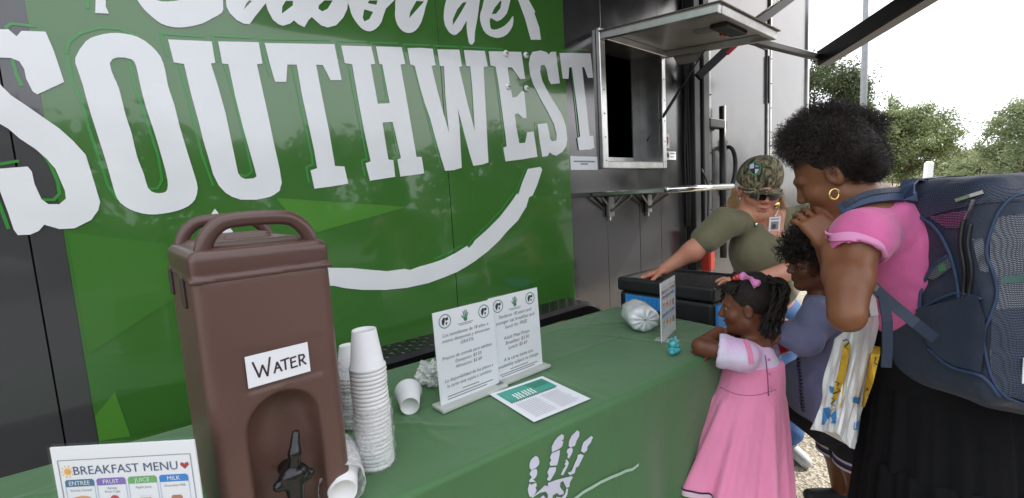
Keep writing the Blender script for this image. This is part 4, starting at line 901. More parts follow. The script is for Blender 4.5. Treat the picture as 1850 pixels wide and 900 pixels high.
def logos(M, t, w, y):
    for cx in (-.072, .072):
        decal('logo_ring', ring(cx, y, .0185, .0215), M, lg, t)
        decal('logo_emblem', [[(cx-.011, y+.004), (cx-.004, y+.012), (cx+.002, y+.009), (cx-.001, y-.002), (cx-.006, y-.013), (cx-.011, y-.006)], [(cx+.001, y+.008), (cx+.011, y+.012), (cx+.012, y+.003), (cx+.003, y)], [(cx+.001, y-.004), (cx+.009, y-.004), (cx+.004, y-.014)]], M, INK, t)
    fing = strip([(-.012, y+.004), (-.006, y-.004)], .004)+strip([(-.006, y+.016), (-.003, y-.002)], .0035)+strip([(.001, y+.019), (.001, y)], .0035)+strip([(.007, y+.017), (.004, y)], .003)+strip([(.012, y+.01), (.006, y-.002)], .003)+[disc(.001, y-.008, .007, 10)]
    decal('hand_logo', fing, M, mat('hand logo green', (.05, .22, .10), .6), t)
    decal('caption_lines', strip([(-.028, y-.019), (.028, y-.019)], .002)+strip([(-.022, y-.0235), (.022, y-.0235)], .002), M, INKG, t)
t, M, w = sign('price_sign', 'white Spanish meal price sign in an acrylic holder, nearest the cups', pA, pA+x_*.222, .03, .279)
logos(M, t, w, .108)
print_text('lettering', [('Los estudiantes de 18 años o', 0, .066, .0145, .2), ('menos desayunan y almuerzan', 0, .049, .0145, .2), ('GRATIS.', 0, .032, .0145, .2), ('Precios de comida para adultos:', 0, -.002, .0145, .2), ('Desayuno: $3.50', 0, -.019, .0145, .2), ('Almuerzo: $5.60', 0, -.036, .0145, .2), ('La disponibilidad de los platos a', 0, -.07, .0142, .2), ('la carta está sujeta a cambios.', 0, -.087, .0142, .2)], M, INK, t)
decal('small_print', strip([(-.03, -.108), (.03, -.108)], .003)+strip([(-.085, -.118), (.085, -.118)], .003)+strip([(-.085, -.126), (.06, -.126)], .003), M, INKG, t)
t, M, w = sign('price_sign', 'white English meal price sign in an acrylic holder, behind the flyer', pA+x_*.214+np.array([0, .014, 0]), pA+x_*.434+np.array([0, .014, 0]), .03, .279)
logos(M, t, w, .108)
print_text('lettering', [('Students 18 years and', 0, .070, .0165, .2), ('younger eat breakfast and', 0, .051, .0165, .2), ('lunch for FREE', 0, .032, .0165, .2), ('Adult Meal Prices', 0, -.004, .0165, .2), ('Breakfast: $3.50', 0, -.022, .0165, .2), ('Lunch: $5.60', 0, -.040, .0165, .2), ('A la carte items are', 0, -.076, .0165, .2), ('availability subject to change', 0, -.095, .0160, .2)], M, INK, t)
decal('small_print', strip([(-.04, -.113), (.04, -.113)], .003)+strip([(-.085, -.122), (.085, -.122)], .003)+strip([(-.08, -.129), (.07, -.129)], .003), M, INKG, t)
# flyer lying on the cloth
fp = [on_z(*q, TZ+.005) for q in ((884, 713), (958, 766), (1074, 721), (980, 680))]
FLY = thing('flyer', 'white flyer with a teal banner lying flat below the English sign', 'flyer')
M = frame(fp[0], fp[3]-fp[0], fp[0]-fp[1]); wf = np.linalg.norm(fp[3]-fp[0]); hf = np.linalg.norm(fp[1]-fp[0])
b = MB(); n_ = 12
v = [M @ Vector((wf*i/n_, -hf*j/n_, .001+.002*math.sin(i*.8)*math.sin(j*.5)*0)) for j in range(n_+1) for i in range(n_+1)]; b.add(v, [(j*(n_+1)+i, (j+1)*(n_+1)+i, (j+1)*(n_+1)+i+1, j*(n_+1)+i+1) for j in range(n_) for i in range(n_)]); b.build('paper', PAPER, FLY)
mg = .016
decal('banner', [[(mg, -mg), (wf-mg, -mg), (wf-mg, -hf*.42), (mg, -hf*.42)]], M, mat('teal print', (.06, .36, .27), .5), FLY, .0022)
decal('banner_patch', [[(wf*.55, -mg*1.4), (wf-mg*1.3, -mg*1.4), (wf-mg*1.3, -hf*.26), (wf*.62, -hf*.26)]], M, mat('deep teal print', (.03, .22, .14), .5), FLY, .0026)
decal('banner_edge', [[(mg+i*.0075, -hf*.42), (mg+i*.0075+.004, -hf*.42), (mg+i*.0075+.004, -hf*.445), (mg+i*.0075, -hf*.445)] for i in range(int((wf-2*mg)/.0075))], M, INK, FLY, .0026)
TXW = mat('white ink', (.8, .82, .82), .6)
decal('banner_words', [[(wf*.22+x, -hf*.31+y), (wf*.22+x+.006, -hf*.31+y), (wf*.22+x+.008, -hf*.31+y+.02), (wf*.22+x+.003, -hf*.31+y+.02)] for x in (0, .01, .02, .034, .044, .056, .066) for y in (0, -.02)], M, TXW, FLY, .0026)
decal('text_blocks', [[(mg+.005, -y), (wf*.48*random.uniform(.85, 1), -y), (wf*.48, -y-.003), (mg+.005, -y-.003)] for y in np.arange(hf*.5, hf*.92, .0085)]+[[(wf*.53, -y), ((wf-mg)*random.uniform(.85, 1), -y), (wf-mg-.01, -y-.003), (wf*.53, -y-.003)] for y in np.arange(hf*.5, hf*.92, .0085)], M, mat('pale print', (.55, .53, .56), .7), FLY, .0022)
# breakfast menus
NAVY = mat('navy print', (.06, .09, .19), .6)
HEAD = [('ENTREE', (.07, .17, .30)), ('FRUIT', (.24, .15, .48)), ('JUICE', (.15, .42, .14)), ('MILK', (.03, .22, .62))]
SUBT = ['Variety Cereal', 'Variety\nFruit Cups', 'Apple Juice', 'Chocolate Milk']
def menu_print(t, M, w, h_):
    top = h_/2; cw = (w-.028)/4
    decal('border', strip([(-w/2+.009, -top+.03), (-w/2+.009, top-.022), (w/2-.009, top-.022), (w/2-.009, -top+.03)], .0012), M, INKG, t)
    print_text('title', [('BREAKFAST MENU', .0, top-.041, .0205)], M, NAVY, t)
    decal('sun_mark', [disc(-w/2+.022, top-.041, .0055, 14)]+[q for k in range(10) for q in strip([(-w/2+.022+.0075*math.cos(k*.628), top-.041+.0075*math.sin(k*.628)), (-w/2+.022+.0105*math.cos(k*.628), top-.041+.0105*math.sin(k*.628))], .0012)], M, mat('sun yellow print', (.85, .42, .05), .6), t)
    decal('heart_mark', [[(w/2-.020, top-.047), (w/2-.013, top-.040), (w/2-.014, top-.036), (w/2-.018, top-.036), (w/2-.020, top-.039), (w/2-.022, top-.036), (w/2-.026, top-.036), (w/2-.027, top-.040)]], M, mat('red ink', (.4, .05, .05), .6), t)
    for r_ in range(2):
        y0 = top-.055-r_*(h_-.09)/2
        for i in range(4):
            x0 = -w/2+.014+i*cw; xc = x0+cw/2-.001
            decal('menu_header', [[(x0+.001, y0-.012), (x0+cw-.003, y0-.012), (x0+cw-.003, y0-.003), (x0+cw-.006, y0), (x0+.004, y0), (x0+.001, y0-.003)]], M, mat('menu header '+HEAD[i][0], HEAD[i][1], .6), t)
            decal('menu_cell', strip([(x0+.001, y0-.012), (x0+.001, y0-.10), (x0+cw-.003, y0-.10), (x0+cw-.003, y0-.012)], .0009), M, mat('pale blue print', (.45, .55, .70), .6), t)
            print_text('menu_words', [(HEAD[i][0], xc, y0-.0062, .0098)], M @ Matrix.Translation((0, 0, .0005)), TXW, t)
            print_text('menu_words', [(SUBT[i], xc, y0-.0185 if i != 1 else y0-.0205, .0058)], M, INKG, t)
            yc = y0-.045
            def d_(nm, pts, c_): decal(nm, [pts], M, mat(nm, c_, .6), t)
            if i == 0: d_('print bowl', [(xc-.014, yc+.012), (xc+.014, yc+.012), (xc+.010, yc-.014), (xc-.010, yc-.014)], (.62, .68, .80)); decal('cereal', [disc(xc, yc+.012, .0145, 16, .005)], M, mat('print cereal', (.66, .36, .16), .6), t, .001)
            if i == 1:
                for q, (ax, ay, c_) in enumerate(((-.008, .002, (.85, .62, .08)), (.002, .008, (.5, .08, .10)), (.009, 0, (.80, .30, .08)), (-.001, -.006, (.86, .68, .20)))): decal('fruit', [disc(xc+ax, yc+ay, .0075, 12)], M, mat('print fruit %d' % q, c_, .6), t, .0006+.0002*q)
            if i == 2: d_('print juice', [(xc-.008, yc+.008), (xc+.010, yc+.008), (xc+.008, yc-.016), (xc-.006, yc-.016)], (.85, .36, .04)); d_('print glass', [(xc-.0085, yc+.013), (xc+.0105, yc+.013), (xc+.010, yc+.008), (xc-.008, yc+.008)], (.75, .78, .82))
            if i == 3: d_('print carton', [(xc-.010, yc+.002), (xc-.006, yc+.010), (xc+.008, yc+.010), (xc+.011, yc+.002), (xc+.011, yc-.018), (xc-.010, yc-.018)], (.42, .20, .14))
mz = .70
mA, mB = np.array(P(90, 803, mz)), np.array(P(352, 800, mz)); hh_ = (mA[2]+mB[2])/2-TZ-.012
mA2, mB2 = mA.copy(), mB.copy(); mA2[2] = mB2[2] = TZ
t, M, w = sign('menu_stand', 'upright BREAKFAST MENU card in clear acrylic, left of the brown dispenser', mA2, mB2, .0, hh_, base=True, cat='menu')
menu_print(t, M, w, hh_)
oo = nrm(np.cross(nrm(mB2-mA2), [0, 0, 1.])); M3 = frame(mB2+[0, 0, .006], nrm(np.array([.5, .86, 0])), (0, 0, 1))
b = MB(); b.box(0.004, .05, 0, hh_+.01, -.0015, .0015, 0, M3); b.build('acrylic_side', ACR, t)
a_, b_ = on_z(1195, 625, TZ), on_z(1233, 588, TZ); x_ = nrm(b_-a_)
t, M, w = sign('menu_stand', 'upright menu card in clear acrylic at the far end, beside the teal figurine', a_, a_+x_*.20, .0, .235, base=False, cat='menu')
menu_print(t, M, w, .235)
b = MB(); o_ = nrm(np.cross(x_, [0, 0, 1.])); b.box(-.002, .045, 0, .235, -.0015, .0015, 0, frame(a_+x_*.20+[0, 0, .006], nrm(x_*.2-o_), (0, 0, 1))); b.build('acrylic_side', ACR, t)
b = MB(); b.box(-.02, .02, -.045, .045, 0, .004, .001, frame(a_+x_*.07+[0, 0, .0035], x_, o_)); b.build('base', ACB, t)
# teal figurine
q = on_z(1217, 641, TZ); TEALM = mat('teal glazed figurine', (.05, .36, .38), .25, var=.35, vscale=60, coat=.5)
s = SDF(.0022); z0 = TZ+.004; k_ = 1.25
fig = lambda x, y, z, r: s.ell(q+np.array([x*k_, y*k_, .004+z*k_]), np.array(r)*k_, None, .004)
fig(0, 0, .010, (.022, .018, .012)); fig(0, 0, .030, (.0165, .015, .016)); fig(-.017, -.004, .009, (.008, .010, .008)); fig(.017, -.004, .009, (.008, .010, .008))
fig(-.011, 0, .045, (.005, .004, .006)); fig(.011, 0, .045, (.005, .004, .006)); fig(0, -.013, .026, (.006, .006, .005))
tag(s.build('figurine', TEALM), 'small teal glazed figurine sitting near the table edge', 'figurine')

# ================================================================== CATERING BOX
BX = thing('catering_box', 'black insulated catering box with blue labels at the end of the table', 'food box')
EPP = mat('black foam plastic', (.014, .014, .015), .5, var=.2, vscale=25, bump=.25, bscale=260, bdist=.002)
x0, x1, y0, y1, zt_ = 1.955, 2.36, -.875, -.335, .892
s = SDF(.006); s.rbox(((x0+x1)/2, (y0+y1)/2, .70), ((x1-x0)/2-.008, (y1-y0)/2-.008, .117), None, .02, .01); s.build('lower_shell', EPP, BX)
s = SDF(.005); s.rbox(((x0+x1)/2, (y0+y1)/2, zt_-.036), ((x1-x0)/2, (y1-y0)/2, .036), None, .014, .01); s.rbox(((x0+x1)/2, (y0+y1)/2, zt_+.006), ((x1-x0)/2-.03, (y1-y0)/2-.03, .018), None, .012, .006, neg=True)
for yy in (y0+.005, y1-.005): s.ell(((x0+x1)/2, yy, zt_-.05), (.07, .03, .02), None, .008, neg=True)
BL = s.build('lid', EPP, BX)
b = MB(); b.box(x0+.05, x0+.19, y1-.16, y1-.04, zt_-.010, zt_-.004, .003); b.build('lid_plate', mat('glossy black tray', (.01, .01, .011), .12), BL)
b = MB()
for i in range(12):
    for j in range(18): b.box(x0+.05+i*.026, x0+.062+i*.026, y0+.05+j*.025, y0+.062+j*.025, zt_-.0135, zt_-.0095)
o = b.build('lid_texture', EPP, BL); o['kind'] = 'stuff'
BLUE = mat('blue label', (.03, .27, .72), .5, var=.0); CYAN = mat('cyan label print', (.10, .45, .85), .5)
b = MB(); b.box(x0-.002, x0+.0075, y0+.22, y1-.055, .74, .805); lb1 = b.build('label_card', BLUE, BX)
b = MB(); b.box(x0+.03, x1-.05, y0-.0025, y0+.0075, .67, .805); lb2 = b.build('label_card', BLUE, BX)
M = Matrix(((1, 0, 0, x0+.03), (0, 0, -1, y0-.0028), (0, 1, 0, .67), (0, 0, 0, 1)))
decal('label_print', [q for i in range(13) for q in strip([(.012+.022*i, .02), (.0+.022*i, .115)], .003)], M, mat('deep blue print', (.02, .14, .45), .5), lb2)
M = Matrix(((0, 0, -1, x0-.0022), (-1, 0, 0, y1-.055), (0, 1, 0, .74), (0, 0, 0, 1)))
decal('label_print', [q for i in range(9) for q in strip([(.015+.028*i, .008), (.03+.028*i, .058)], .003)], M, MATS['deep blue print'], lb1)
CT = thing('box_stand', 'low grey folding stand under the black catering box', 'stand')
b = MB(); b.box(x0-.02, x1+.03, y0-.02, y1+.02, .548, .578, .005); b.build('stand_top', PLAS, CT)
for x in (x0+.02, x1-.01):
    for y in (y0+.02, y1-.02): b = MB(); b.tube([(x, y, 0), (x, y, .548)], .014, 8); b.build('leg', ALU_D, CT, True)
# pale tub under the table end
q = on_z(1262, 900, .06); b = MB(); TUB = thing('storage_tub', 'pale blue grey plastic tub on the ground under the table end', 'tub')
b.box(q[0]-.18, q[0]+.20, q[1]+.10, q[1]+.46, .01, .15, .02); b.build('tub_body', mat('pale tub plastic', (.40, .46, .48), .4), TUB)
b = MB(); b.box(q[0]-.20, q[0]+.22, q[1]+.08, q[1]+.48, .151, .175, .01); b.build('tub_lid', mat('pale tub lid', (.46, .52, .54), .4), TUB)
# ================================================================== PEOPLE
from mathutils.bvhtree import BVHTree
UP = np.array([0, 0, 1.]); HR = CV(1, 0, 0); HR[2] = 0; HR = nrm(HR); HF = np.cross(UP, HR)      # level right / level away as seen from the camera
def vnormals(V, Fq):
    n = np.zeros_like(V); a = np.cross(V[Fq[:, 2]]-V[Fq[:, 0]], V[Fq[:, 3]]-V[Fq[:, 1]])
    for i in range(4): np.add.at(n, Fq[:, i], a)
    return n/(np.linalg.norm(n, axis=1)[:, None]+1e-12)
def grow(s, name, m, parent, wr=None, extra=None):
    """mesh an SDF; wr = list of (amplitude, scale, stretch xyz, seed) wrinkles along the normal"""
    V, Fq = s.mesh()
    if wr or extra:
        N = vnormals(V, Fq); d = np.zeros(len(V))
        for (a, sc, st_, sd) in (wr or []): d += a*vnoise(V*np.asarray(st_), sc, sd)
        if extra is not None: d += extra(V)
        V = V+N*d[:, None]
    return obj(name, V, Fq, m, parent, True)
def bvh_of(*objs):
    V = []; Fa = []
    for o in objs:
        k = len(V); V += [o.matrix_world @ v.co for v in o.data.vertices]; Fa += [tuple(i+k for i in p.vertices) for p in o.data.polygons]
    return BVHTree.FromPolygons(V, Fa)
def hit(bv, px, py, off=.002, fallback=1.2):
    d = Vector(ray(px, py)).normalized(); l, n_, i, ds = bv.ray_cast(Vector(CAM), d)
    if l is None: return np.array(P(px, py, fallback))
    if n_.dot(d) > 0: n_ = -n_
    return np.array(l + n_*off)
def patch(name, A, B, n, m_, bv, m, parent, off=.003, fb=1.2, smooth=True):
    """cloth patch laid on a surface between two boundary curves"""
    A = resample(A, n); B = resample(B, n); V = []
    for i in range(n):
        for j in range(m_): t = j/(m_-1); V.append(hit(bv, *(A[i]*(1-t)+B[i]*t), off, fb))
    return obj(name, V, [(i*m_+j, i*m_+j+1, (i+1)*m_+j+1, (i+1)*m_+j) for i in range(n-1) for j in range(m_-1)], m, parent, smooth)
def resample(P_, n):
    P_ = np.array(smooth_open(P_, 6)); d = np.r_[0, np.cumsum(np.linalg.norm(np.diff(P_, axis=0), axis=1))]; t = np.linspace(0, d[-1], n)
    return np.stack([np.interp(t, d, P_[:, k]) for k in range(P_.shape[1])], 1)
def skin_mat(name, c, c2, rough=.45): return mat(name, c, rough, spec=.35, sss=.12, col2=c2, vscale=9, bump=.08, bscale=350, bdist=.001)
def head(s, c, f, u, k=1., ears=True, cheek=1.):
    f = nrm(f); u = nrm(u-f*np.dot(f, u)); l = np.cross(u, f); R_ = np.stack([l, f, u], 1)
    q = lambda x, y, z: c+k*(l*x+f*y+u*z)
    e = lambda p, r, kk=.02, neg=False: s.ell(q(*p), np.array(r)*k, R_, kk*k, neg=neg)
    e((0, -.015, .035), (.074, .094, .085)); e((0, .028, -.035), (.062, .064, .084), .03)
    for sg in (-1, 1):
        s.cone(q(sg*.05, .0, -.065), q(sg*.012, .062, -.104), .02*k, .017*k, .03*k); e((sg*.036, .058, -.03), (.027*cheek, .026*cheek, .026), .02)
        s.cone(q(sg*.008, .086, .022), q(sg*.045, .068, .018), .009*k, .008*k, .015*k)
    e((0, .064, -.102), (.022, .021, .017), .015)
    s.cone(q(0, .090, .004), q(0, .106, -.030), .007*k, .0115*k, .012*k)
    for sg in (-1, 1): e((sg*.012, .098, -.035), (.009, .011, .008), .008)
    for sg in (-1, 1): e((sg*.032, .096, .001), (.016, .013, .010), .010, True)
    s.cone(q(-.017, .087, -.062), q(.017, .087, -.062), .006*k, .006*k, .008*k); s.cone(q(-.014, .087, -.074), q(.014, .087, -.074), .0075*k, .0075*k, .008*k); e((0, .095, -.0625), (.008, .006, .005), .006)
    s.cone(q(-.024, .0965, -.0675), q(.024, .0965, -.0675), .0022*k, .0022*k, .004*k, neg=True)
    if ears:
        for sg in (-1, 1):
            e((sg*.076, -.008, -.008), (.011, .019, .031), .008); e((sg*.086, -.006, -.004), (.006, .011, .018), .006, True)
    return q, R_
def eyes(parent, q, k, iris=(.05, .025, .015)):
    W_ = mat('eye white', (.22, .19, .17), .3); I_ = mat('iris', iris, .15)
    for sg in (-1, 1):
        b = MB(); b.ball(q(sg*.032, .0735, .001), .0118*k, 12, 8); e_ = b.build('eye', W_, parent, True); b = MB(); b.ball(q(sg*.032, .0782, .001), .0078*k, 10, 6); b.build('iris', I_, e_, True)
def hand(s, w, f, bk, th, k=1., curl=.35, spread=.12, thumb=.0):
    f = nrm(f); bk = nrm(bk-f*np.dot(bk, f)); th = nrm(th-f*np.dot(th, f)-bk*np.dot(th, bk)); M = np.stack([th, f, bk], 1)
    s.rbox(w+f*.048*k, (.041*k, .048*k, .0135*k), M, .012*k, .012); s.ell(w+f*.03*k+th*.022*k-bk*.006*k, (.02*k, .03*k, .014*k), M, .012)
    for i, (o, L) in enumerate(((.032, .070), (.0108, .078), (-.0108, .072), (-.031, .056))):
        p = w+f*.088*k+th*o*k; a = curl*(1+.12*i); d0 = nrm(f+th*spread*(1.3-i)*.9); ang = a*.35
        for j, (fr, ra, rb) in enumerate(((.45, .0092, .0084), (.31, .0084, .0076), (.24, .0076, .0064))):
            d = d0*math.cos(ang)-bk*math.sin(ang); q = p+d*L*fr*k; s.cone(p, q, ra*k, rb*k, .0035); p = q; ang += a
    p = w+f*.022*k+th*.030*k
    for j, (L, ra, rb) in enumerate(((.036, .0135, .0115), (.032, .0115, .0098), (.026, .0098, .0075))):
        d = nrm(f*(.62+.18*j)+th*(.78-.28*j)-bk*(.25+thumb+.1*j)); q = p+d*L*k; s.cone(p, q, ra*k, rb*k, .006); p = q
def limb(s, pts, rs, inf=0., k=.03):
    for a, b_, ra, rb in zip(pts[:-1], pts[1:], rs[:-1], rs[1:]): s.cone(a, b_, ra+inf, rb+inf, k)
def strands(name, m, parent, roots, dirs, length, rad, curl_r, turns, seed, npt=8, sides=3, grav=0.):
    r = np.random.default_rng(seed); V = []; Fq = []; o = 0
    for p, d in zip(roots, dirs):
        d = nrm(d+r.normal(0, .18, 3)); a = nrm(np.cross(d, r.normal(size=3))); b_ = np.cross(d, a); L = length*r.uniform(.6, 1.15); ph = r.uniform(0, 6.28); tn = turns*r.uniform(.7, 1.3); pts = []
        for i in range(npt):
            t = i/(npt-1); cr_ = curl_r*(.3+.7*t); pts.append(p+d*L*t+cr_*(a*math.cos(ph+6.28*tn*t)+b_*math.sin(ph+6.28*tn*t))-UP*grav*t*t)
        pts = np.array(pts); tg = np.gradient(pts, axis=0); tg /= np.linalg.norm(tg, axis=1)[:, None]+1e-9
        n1 = np.cross(tg, [.31, .77, .55]); n1 /= np.linalg.norm(n1, axis=1)[:, None]+1e-9; n2 = np.cross(tg, n1)
        rr = rad*(1-.55*np.linspace(0, 1, npt))[:, None]
        for k in range(sides): th = 6.2832*k/sides; V.append(pts+rr*(n1*math.cos(th)+n2*math.sin(th)))
        for k in range(sides):
            A = o+k*npt; B = o+((k+1) % sides)*npt
            i = np.arange(npt-1); Fq.append(np.stack([A+i, B+i, B+i+1, A+i+1], 1))
        o += sides*npt
    o_ = obj(name, np.concatenate(V), np.concatenate(Fq), m, parent, True); o_['kind'] = 'stuff'; return o_
def surf_roots(blobs, n, seed, bulge=.92):
    """points on the outside of a union of ellipsoids (center, radii) with outward directions"""
    r = np.random.default_rng(seed); R_, D_ = [], []
    ar = np.array([np.prod(b_[1])**(2/3) for b_ in blobs]); ar /= ar.sum()
    while len(R_) < n:
        i = r.choice(len(blobs), p=ar); c, rd = blobs[i]; u = r.normal(size=3); u /= np.linalg.norm(u); p = c+u*rd*bulge
        if any(np.sum(((p-c2)/r2)**2) < .72 for j, (c2, r2) in enumerate(blobs) if j != i): continue
        R_.append(p); D_.append(nrm(u/rd))
    return R_, D_
def ribbon(name, pts, w, side, m, parent, th=.003):
    pts = [np.asarray(p, float) for p in pts]; V = []; n = len(pts)
    for i, p in enumerate(pts):
        d = nrm(pts[min(i+1, n-1)]-pts[max(i-1, 0)]); sd = side[i] if isinstance(side, list) else side; sd = nrm(sd-d*np.dot(sd, d)); nn = np.cross(d, sd)
        V += [p-sd*w/2-nn*th/2, p+sd*w/2-nn*th/2, p+sd*w/2+nn*th/2, p-sd*w/2+nn*th/2]
    Fa = [(i*4+k, i*4+(k+1) % 4, i*4+4+(k+1) % 4, i*4+4+k) for i in range(n-1) for k in range(4)]+[(0, 3, 2, 1), tuple((n-1)*4+k for k in range(4))]
    return obj(name, V, Fa, m, parent)
def skirt(name, rings, m, parent, seg=120, folds=(), close=False):
    """rings: (centre, half width along HR, half depth along HF, ripple)"""
    V = []
    for i, rg_ in enumerate(rings):
        c, a, b_, rp = rg_[:4]; tl_ = rg_[4] if len(rg_) > 4 else 0.
        for k in range(seg):
            th = 2*math.pi*k/seg; w = sum(am*math.sin(fr*th+ph+.35*i*dr) for (am, fr, ph, dr) in folds); rr = 1+rp*w
            V.append(np.asarray(c)+HR*a*rr*math.cos(th)+HF*b_*rr*math.sin(th)-UP*tl_*math.cos(th))
    n = len(rings); Fa = [(i*seg+k, i*seg+(k+1) % seg, (i+1)*seg+(k+1) % seg, (i+1)*seg+k) for i in range(n-1) for k in range(seg)]
    return obj(name, V, Fa, m, parent, True)
def shoe(parent, ankle, f, m, k=1.):
    a = np.array([ankle[0], ankle[1], 0.]); f = nrm([f[0], f[1], 0]); s = SDF(.006); s.cone(a-f*.03*k+UP*.04*k, a+f*.15*k+UP*.035*k, .038*k, .034*k, .02); s.cone(a-f*.02*k+UP*.05, a-f*.01*k+UP*.09*k, .036*k, .034*k, .02); s.plane((0, 0, .003), (0, 0, -1)); return s.build('shoe', m, parent)

# ------------------------------------------------------------------ woman in cap behind the table
WM = thing('person', 'person in camouflage cap, sunglasses and olive T-shirt leaning on the black box', 'person'); 
SK1 = skin_mat('fair skin', srgb(206, 148, 122), srgb(196, 128, 106)); OLIVE = mat('olive jersey', srgb(112, 107, 80), .8, var=.06, vscale=14, sheen=.2, bump=.5, bscale=22, stretch=(1, 1, .5), bdist=.014); DENIM = mat('blue denim', srgb(52, 84, 130), .8, var=.22, vscale=7, bump=.2, bscale=400, bdist=.001)
hc = np.array(P(1370, 343, 2.34)); hfw = nrm(-HF*.94-HR*.14-UP*.20); hup = nrm(UP-HF*.2+HR*.05)
nb = np.array(P(1382, 395, 2.40)); chs = np.array(P(1378, 445, 2.42)); wst = np.array(P(1378, 515, 2.50)); plv = np.array(P(1385, 560, 2.54))
shR = np.array(P(1308, 402, 2.34)); elR = np.array(P(1250, 455, 2.34)); wrR = np.array(P(1200, 487, 2.39)); hdR = on_z(1172, 494, .905)
shL = np.array(P(1452, 395, 2.40)); elL = np.array(P(1452, 482, 2.22)); wrL = np.array(P(1350, 512, 2.08)); hdL = np.array(P(1312, 506, 2.04))
ftL = on_z(1425, 790, .08); ftR = on_z(1388, 800, .08); hpL = plv+HR*.09-UP*.06; hpR = plv-HR*.09-UP*.06; knL = (hpL+ftL)/2-HF*.03; knR = (hpR+ftR)/2-HF*.03
s = SDF(.0048); q, HM = head(s, hc, hfw, hup, 1.14, True, 1.15)
s.cone(hc-hup*.09-hfw*.02, nb-UP*.02, .062, .068, .04)
s.ell(chs-UP*.0, (.155, .11, .15), np.stack([HR, HF, UP], 1), .05); s.cone(chs, plv, .12, .14, .06); s.cone(nb, shR, .06, .058, .05); s.cone(nb, shL, .06, .058, .05)
limb(s, [shR, elR, wrR], [.062, .050, .031]); limb(s, [shL, elL, wrL], [.062, .052, .032])
limb(s, [hpR, knR, ftR], [.095, .065, .045], 0, .04); limb(s, [hpL, knL, ftL], [.095, .065, .045], 0, .04)
hand(s, wrR, hdR-wrR+np.array([0, 0, -.006]), UP+HR*.1, -HF+HR*.1, 1.0, .16, .22); hand(s, wrL, hdL-wrL, UP-HF*.2, HF, .95, .35, .1)
body = s.build('body', SK1, WM)
s = SDF(.006); R3 = np.stack([HR, HF, UP], 1); I = .012
s.ell(chs-UP*.01, (.162, .115, .15), R3, .05, I); s.ell(chs-HF*.065-UP*.045+HR*.075, (.085, .075, .075), R3, .05, I); s.ell(chs-HF*.065-UP*.045-HR*.075, (.085, .075, .075), R3, .05, I); s.cone(chs-UP*.06, wst, .125, .135, .06, I); s.ell(wst-HF*.03, (.158, .135, .10), R3, .05, I)
s.cone(nb-UP*.022, shR, .058, .060, .05, I); s.cone(nb-UP*.022, shL, .060, .060, .05, I); s.cone(shR, shR*.42+elR*.58, .064, .064, .03, I); s.cone(shL, shL*.5+elL*.5, .064, .064, .03, I)
s.ell(nb-HF*.085-UP*.005, (.055, .06, .07), R3, .015, neg=True); s.cone(nb+UP*.02, hc, .052, .055, .01, neg=True)
dR = nrm(elR-shR); s.plane(shR+dR*np.linalg.norm(elR-shR)*.60, dR) if False else None
shirt = grow(s, 'shirt', OLIVE, WM, [(.005, 24, (1, 1, .45), 1), (.003, 50, (1, 1, .35), 2)])
s = SDF(.007); s.ell(plv, (.165, .14, .11), R3, .05, .012); limb(s, [hpR, knR, ftR+UP*.03], [.105, .082, .066], 0, .04); limb(s, [hpL, knL, ftL+UP*.03], [.105, .082, .066], 0, .04)
grow(s, 'jeans', DENIM, WM, [(.004, 30, (1, 1, .6), 3)])
for a in (ftL, ftR): shoe(WM, a, -HF, mat('white trainers', (.5, .5, .5), .6), .85)
# cap
CAMO = bpy.data.materials.new('camouflage print'); CAMO.use_nodes = True; t_ = CAMO.node_tree; bs = t_.nodes['Principled BSDF']; bs.inputs['Roughness'].default_value = .85
co = t_.nodes.new('ShaderNodeTexCoord'); mpn = t_.nodes.new('ShaderNodeMapping'); mpn.inputs['Scale'].default_value = (1, 1, .45); mpn.inputs['Rotation'].default_value = (.5, .4, 0); n1 = t_.nodes.new('ShaderNodeTexNoise'); n1.inputs['Scale'].default_value = 42; n1.inputs['Detail'].default_value = 6; n1.inputs['Distortion'].default_value = 1.6
rp_ = t_.nodes.new('ShaderNodeValToRGB'); e = rp_.color_ramp.elements; e[0].position = .36; e[0].color = (.018, .016, .010, 1); e[1].position = .68; e[1].color = (.36, .32, .22, 1); k = e.new(.46); k.color = (.085, .075, .04, 1); k = e.new(.55); k.color = (.19, .155, .085, 1)
t_.links.new(co.outputs['Object'], mpn.inputs[0]); t_.links.new(mpn.outputs[0], n1.inputs['Vector']); t_.links.new(n1.outputs['Fac'], rp_.inputs[0]); t_.links.new(rp_.outputs[0], bs.inputs['Base Color'])
CAP = thing('cap', 'camouflage trucker cap with shield patch on the olive shirted person', 'cap')
fw2 = nrm(hfw-hup*np.dot(hfw, hup)); lf = np.cross(hup, fw2); cu = nrm(hup+fw2*.12)
s = SDF(.004); cc = q(0, -.012, .052); CR = np.stack([lf, nrm(fw2-cu*np.dot(fw2, cu)), cu], 1)
s.ell(cc, (.103, .120, .116), CR, .01); s.ell(cc+cu*.02+fw2*.034, (.090, .084, .098), CR, .03); s.plane(cc-cu*.030, -cu)
crown = s.build('crown', CAMO, CAP)
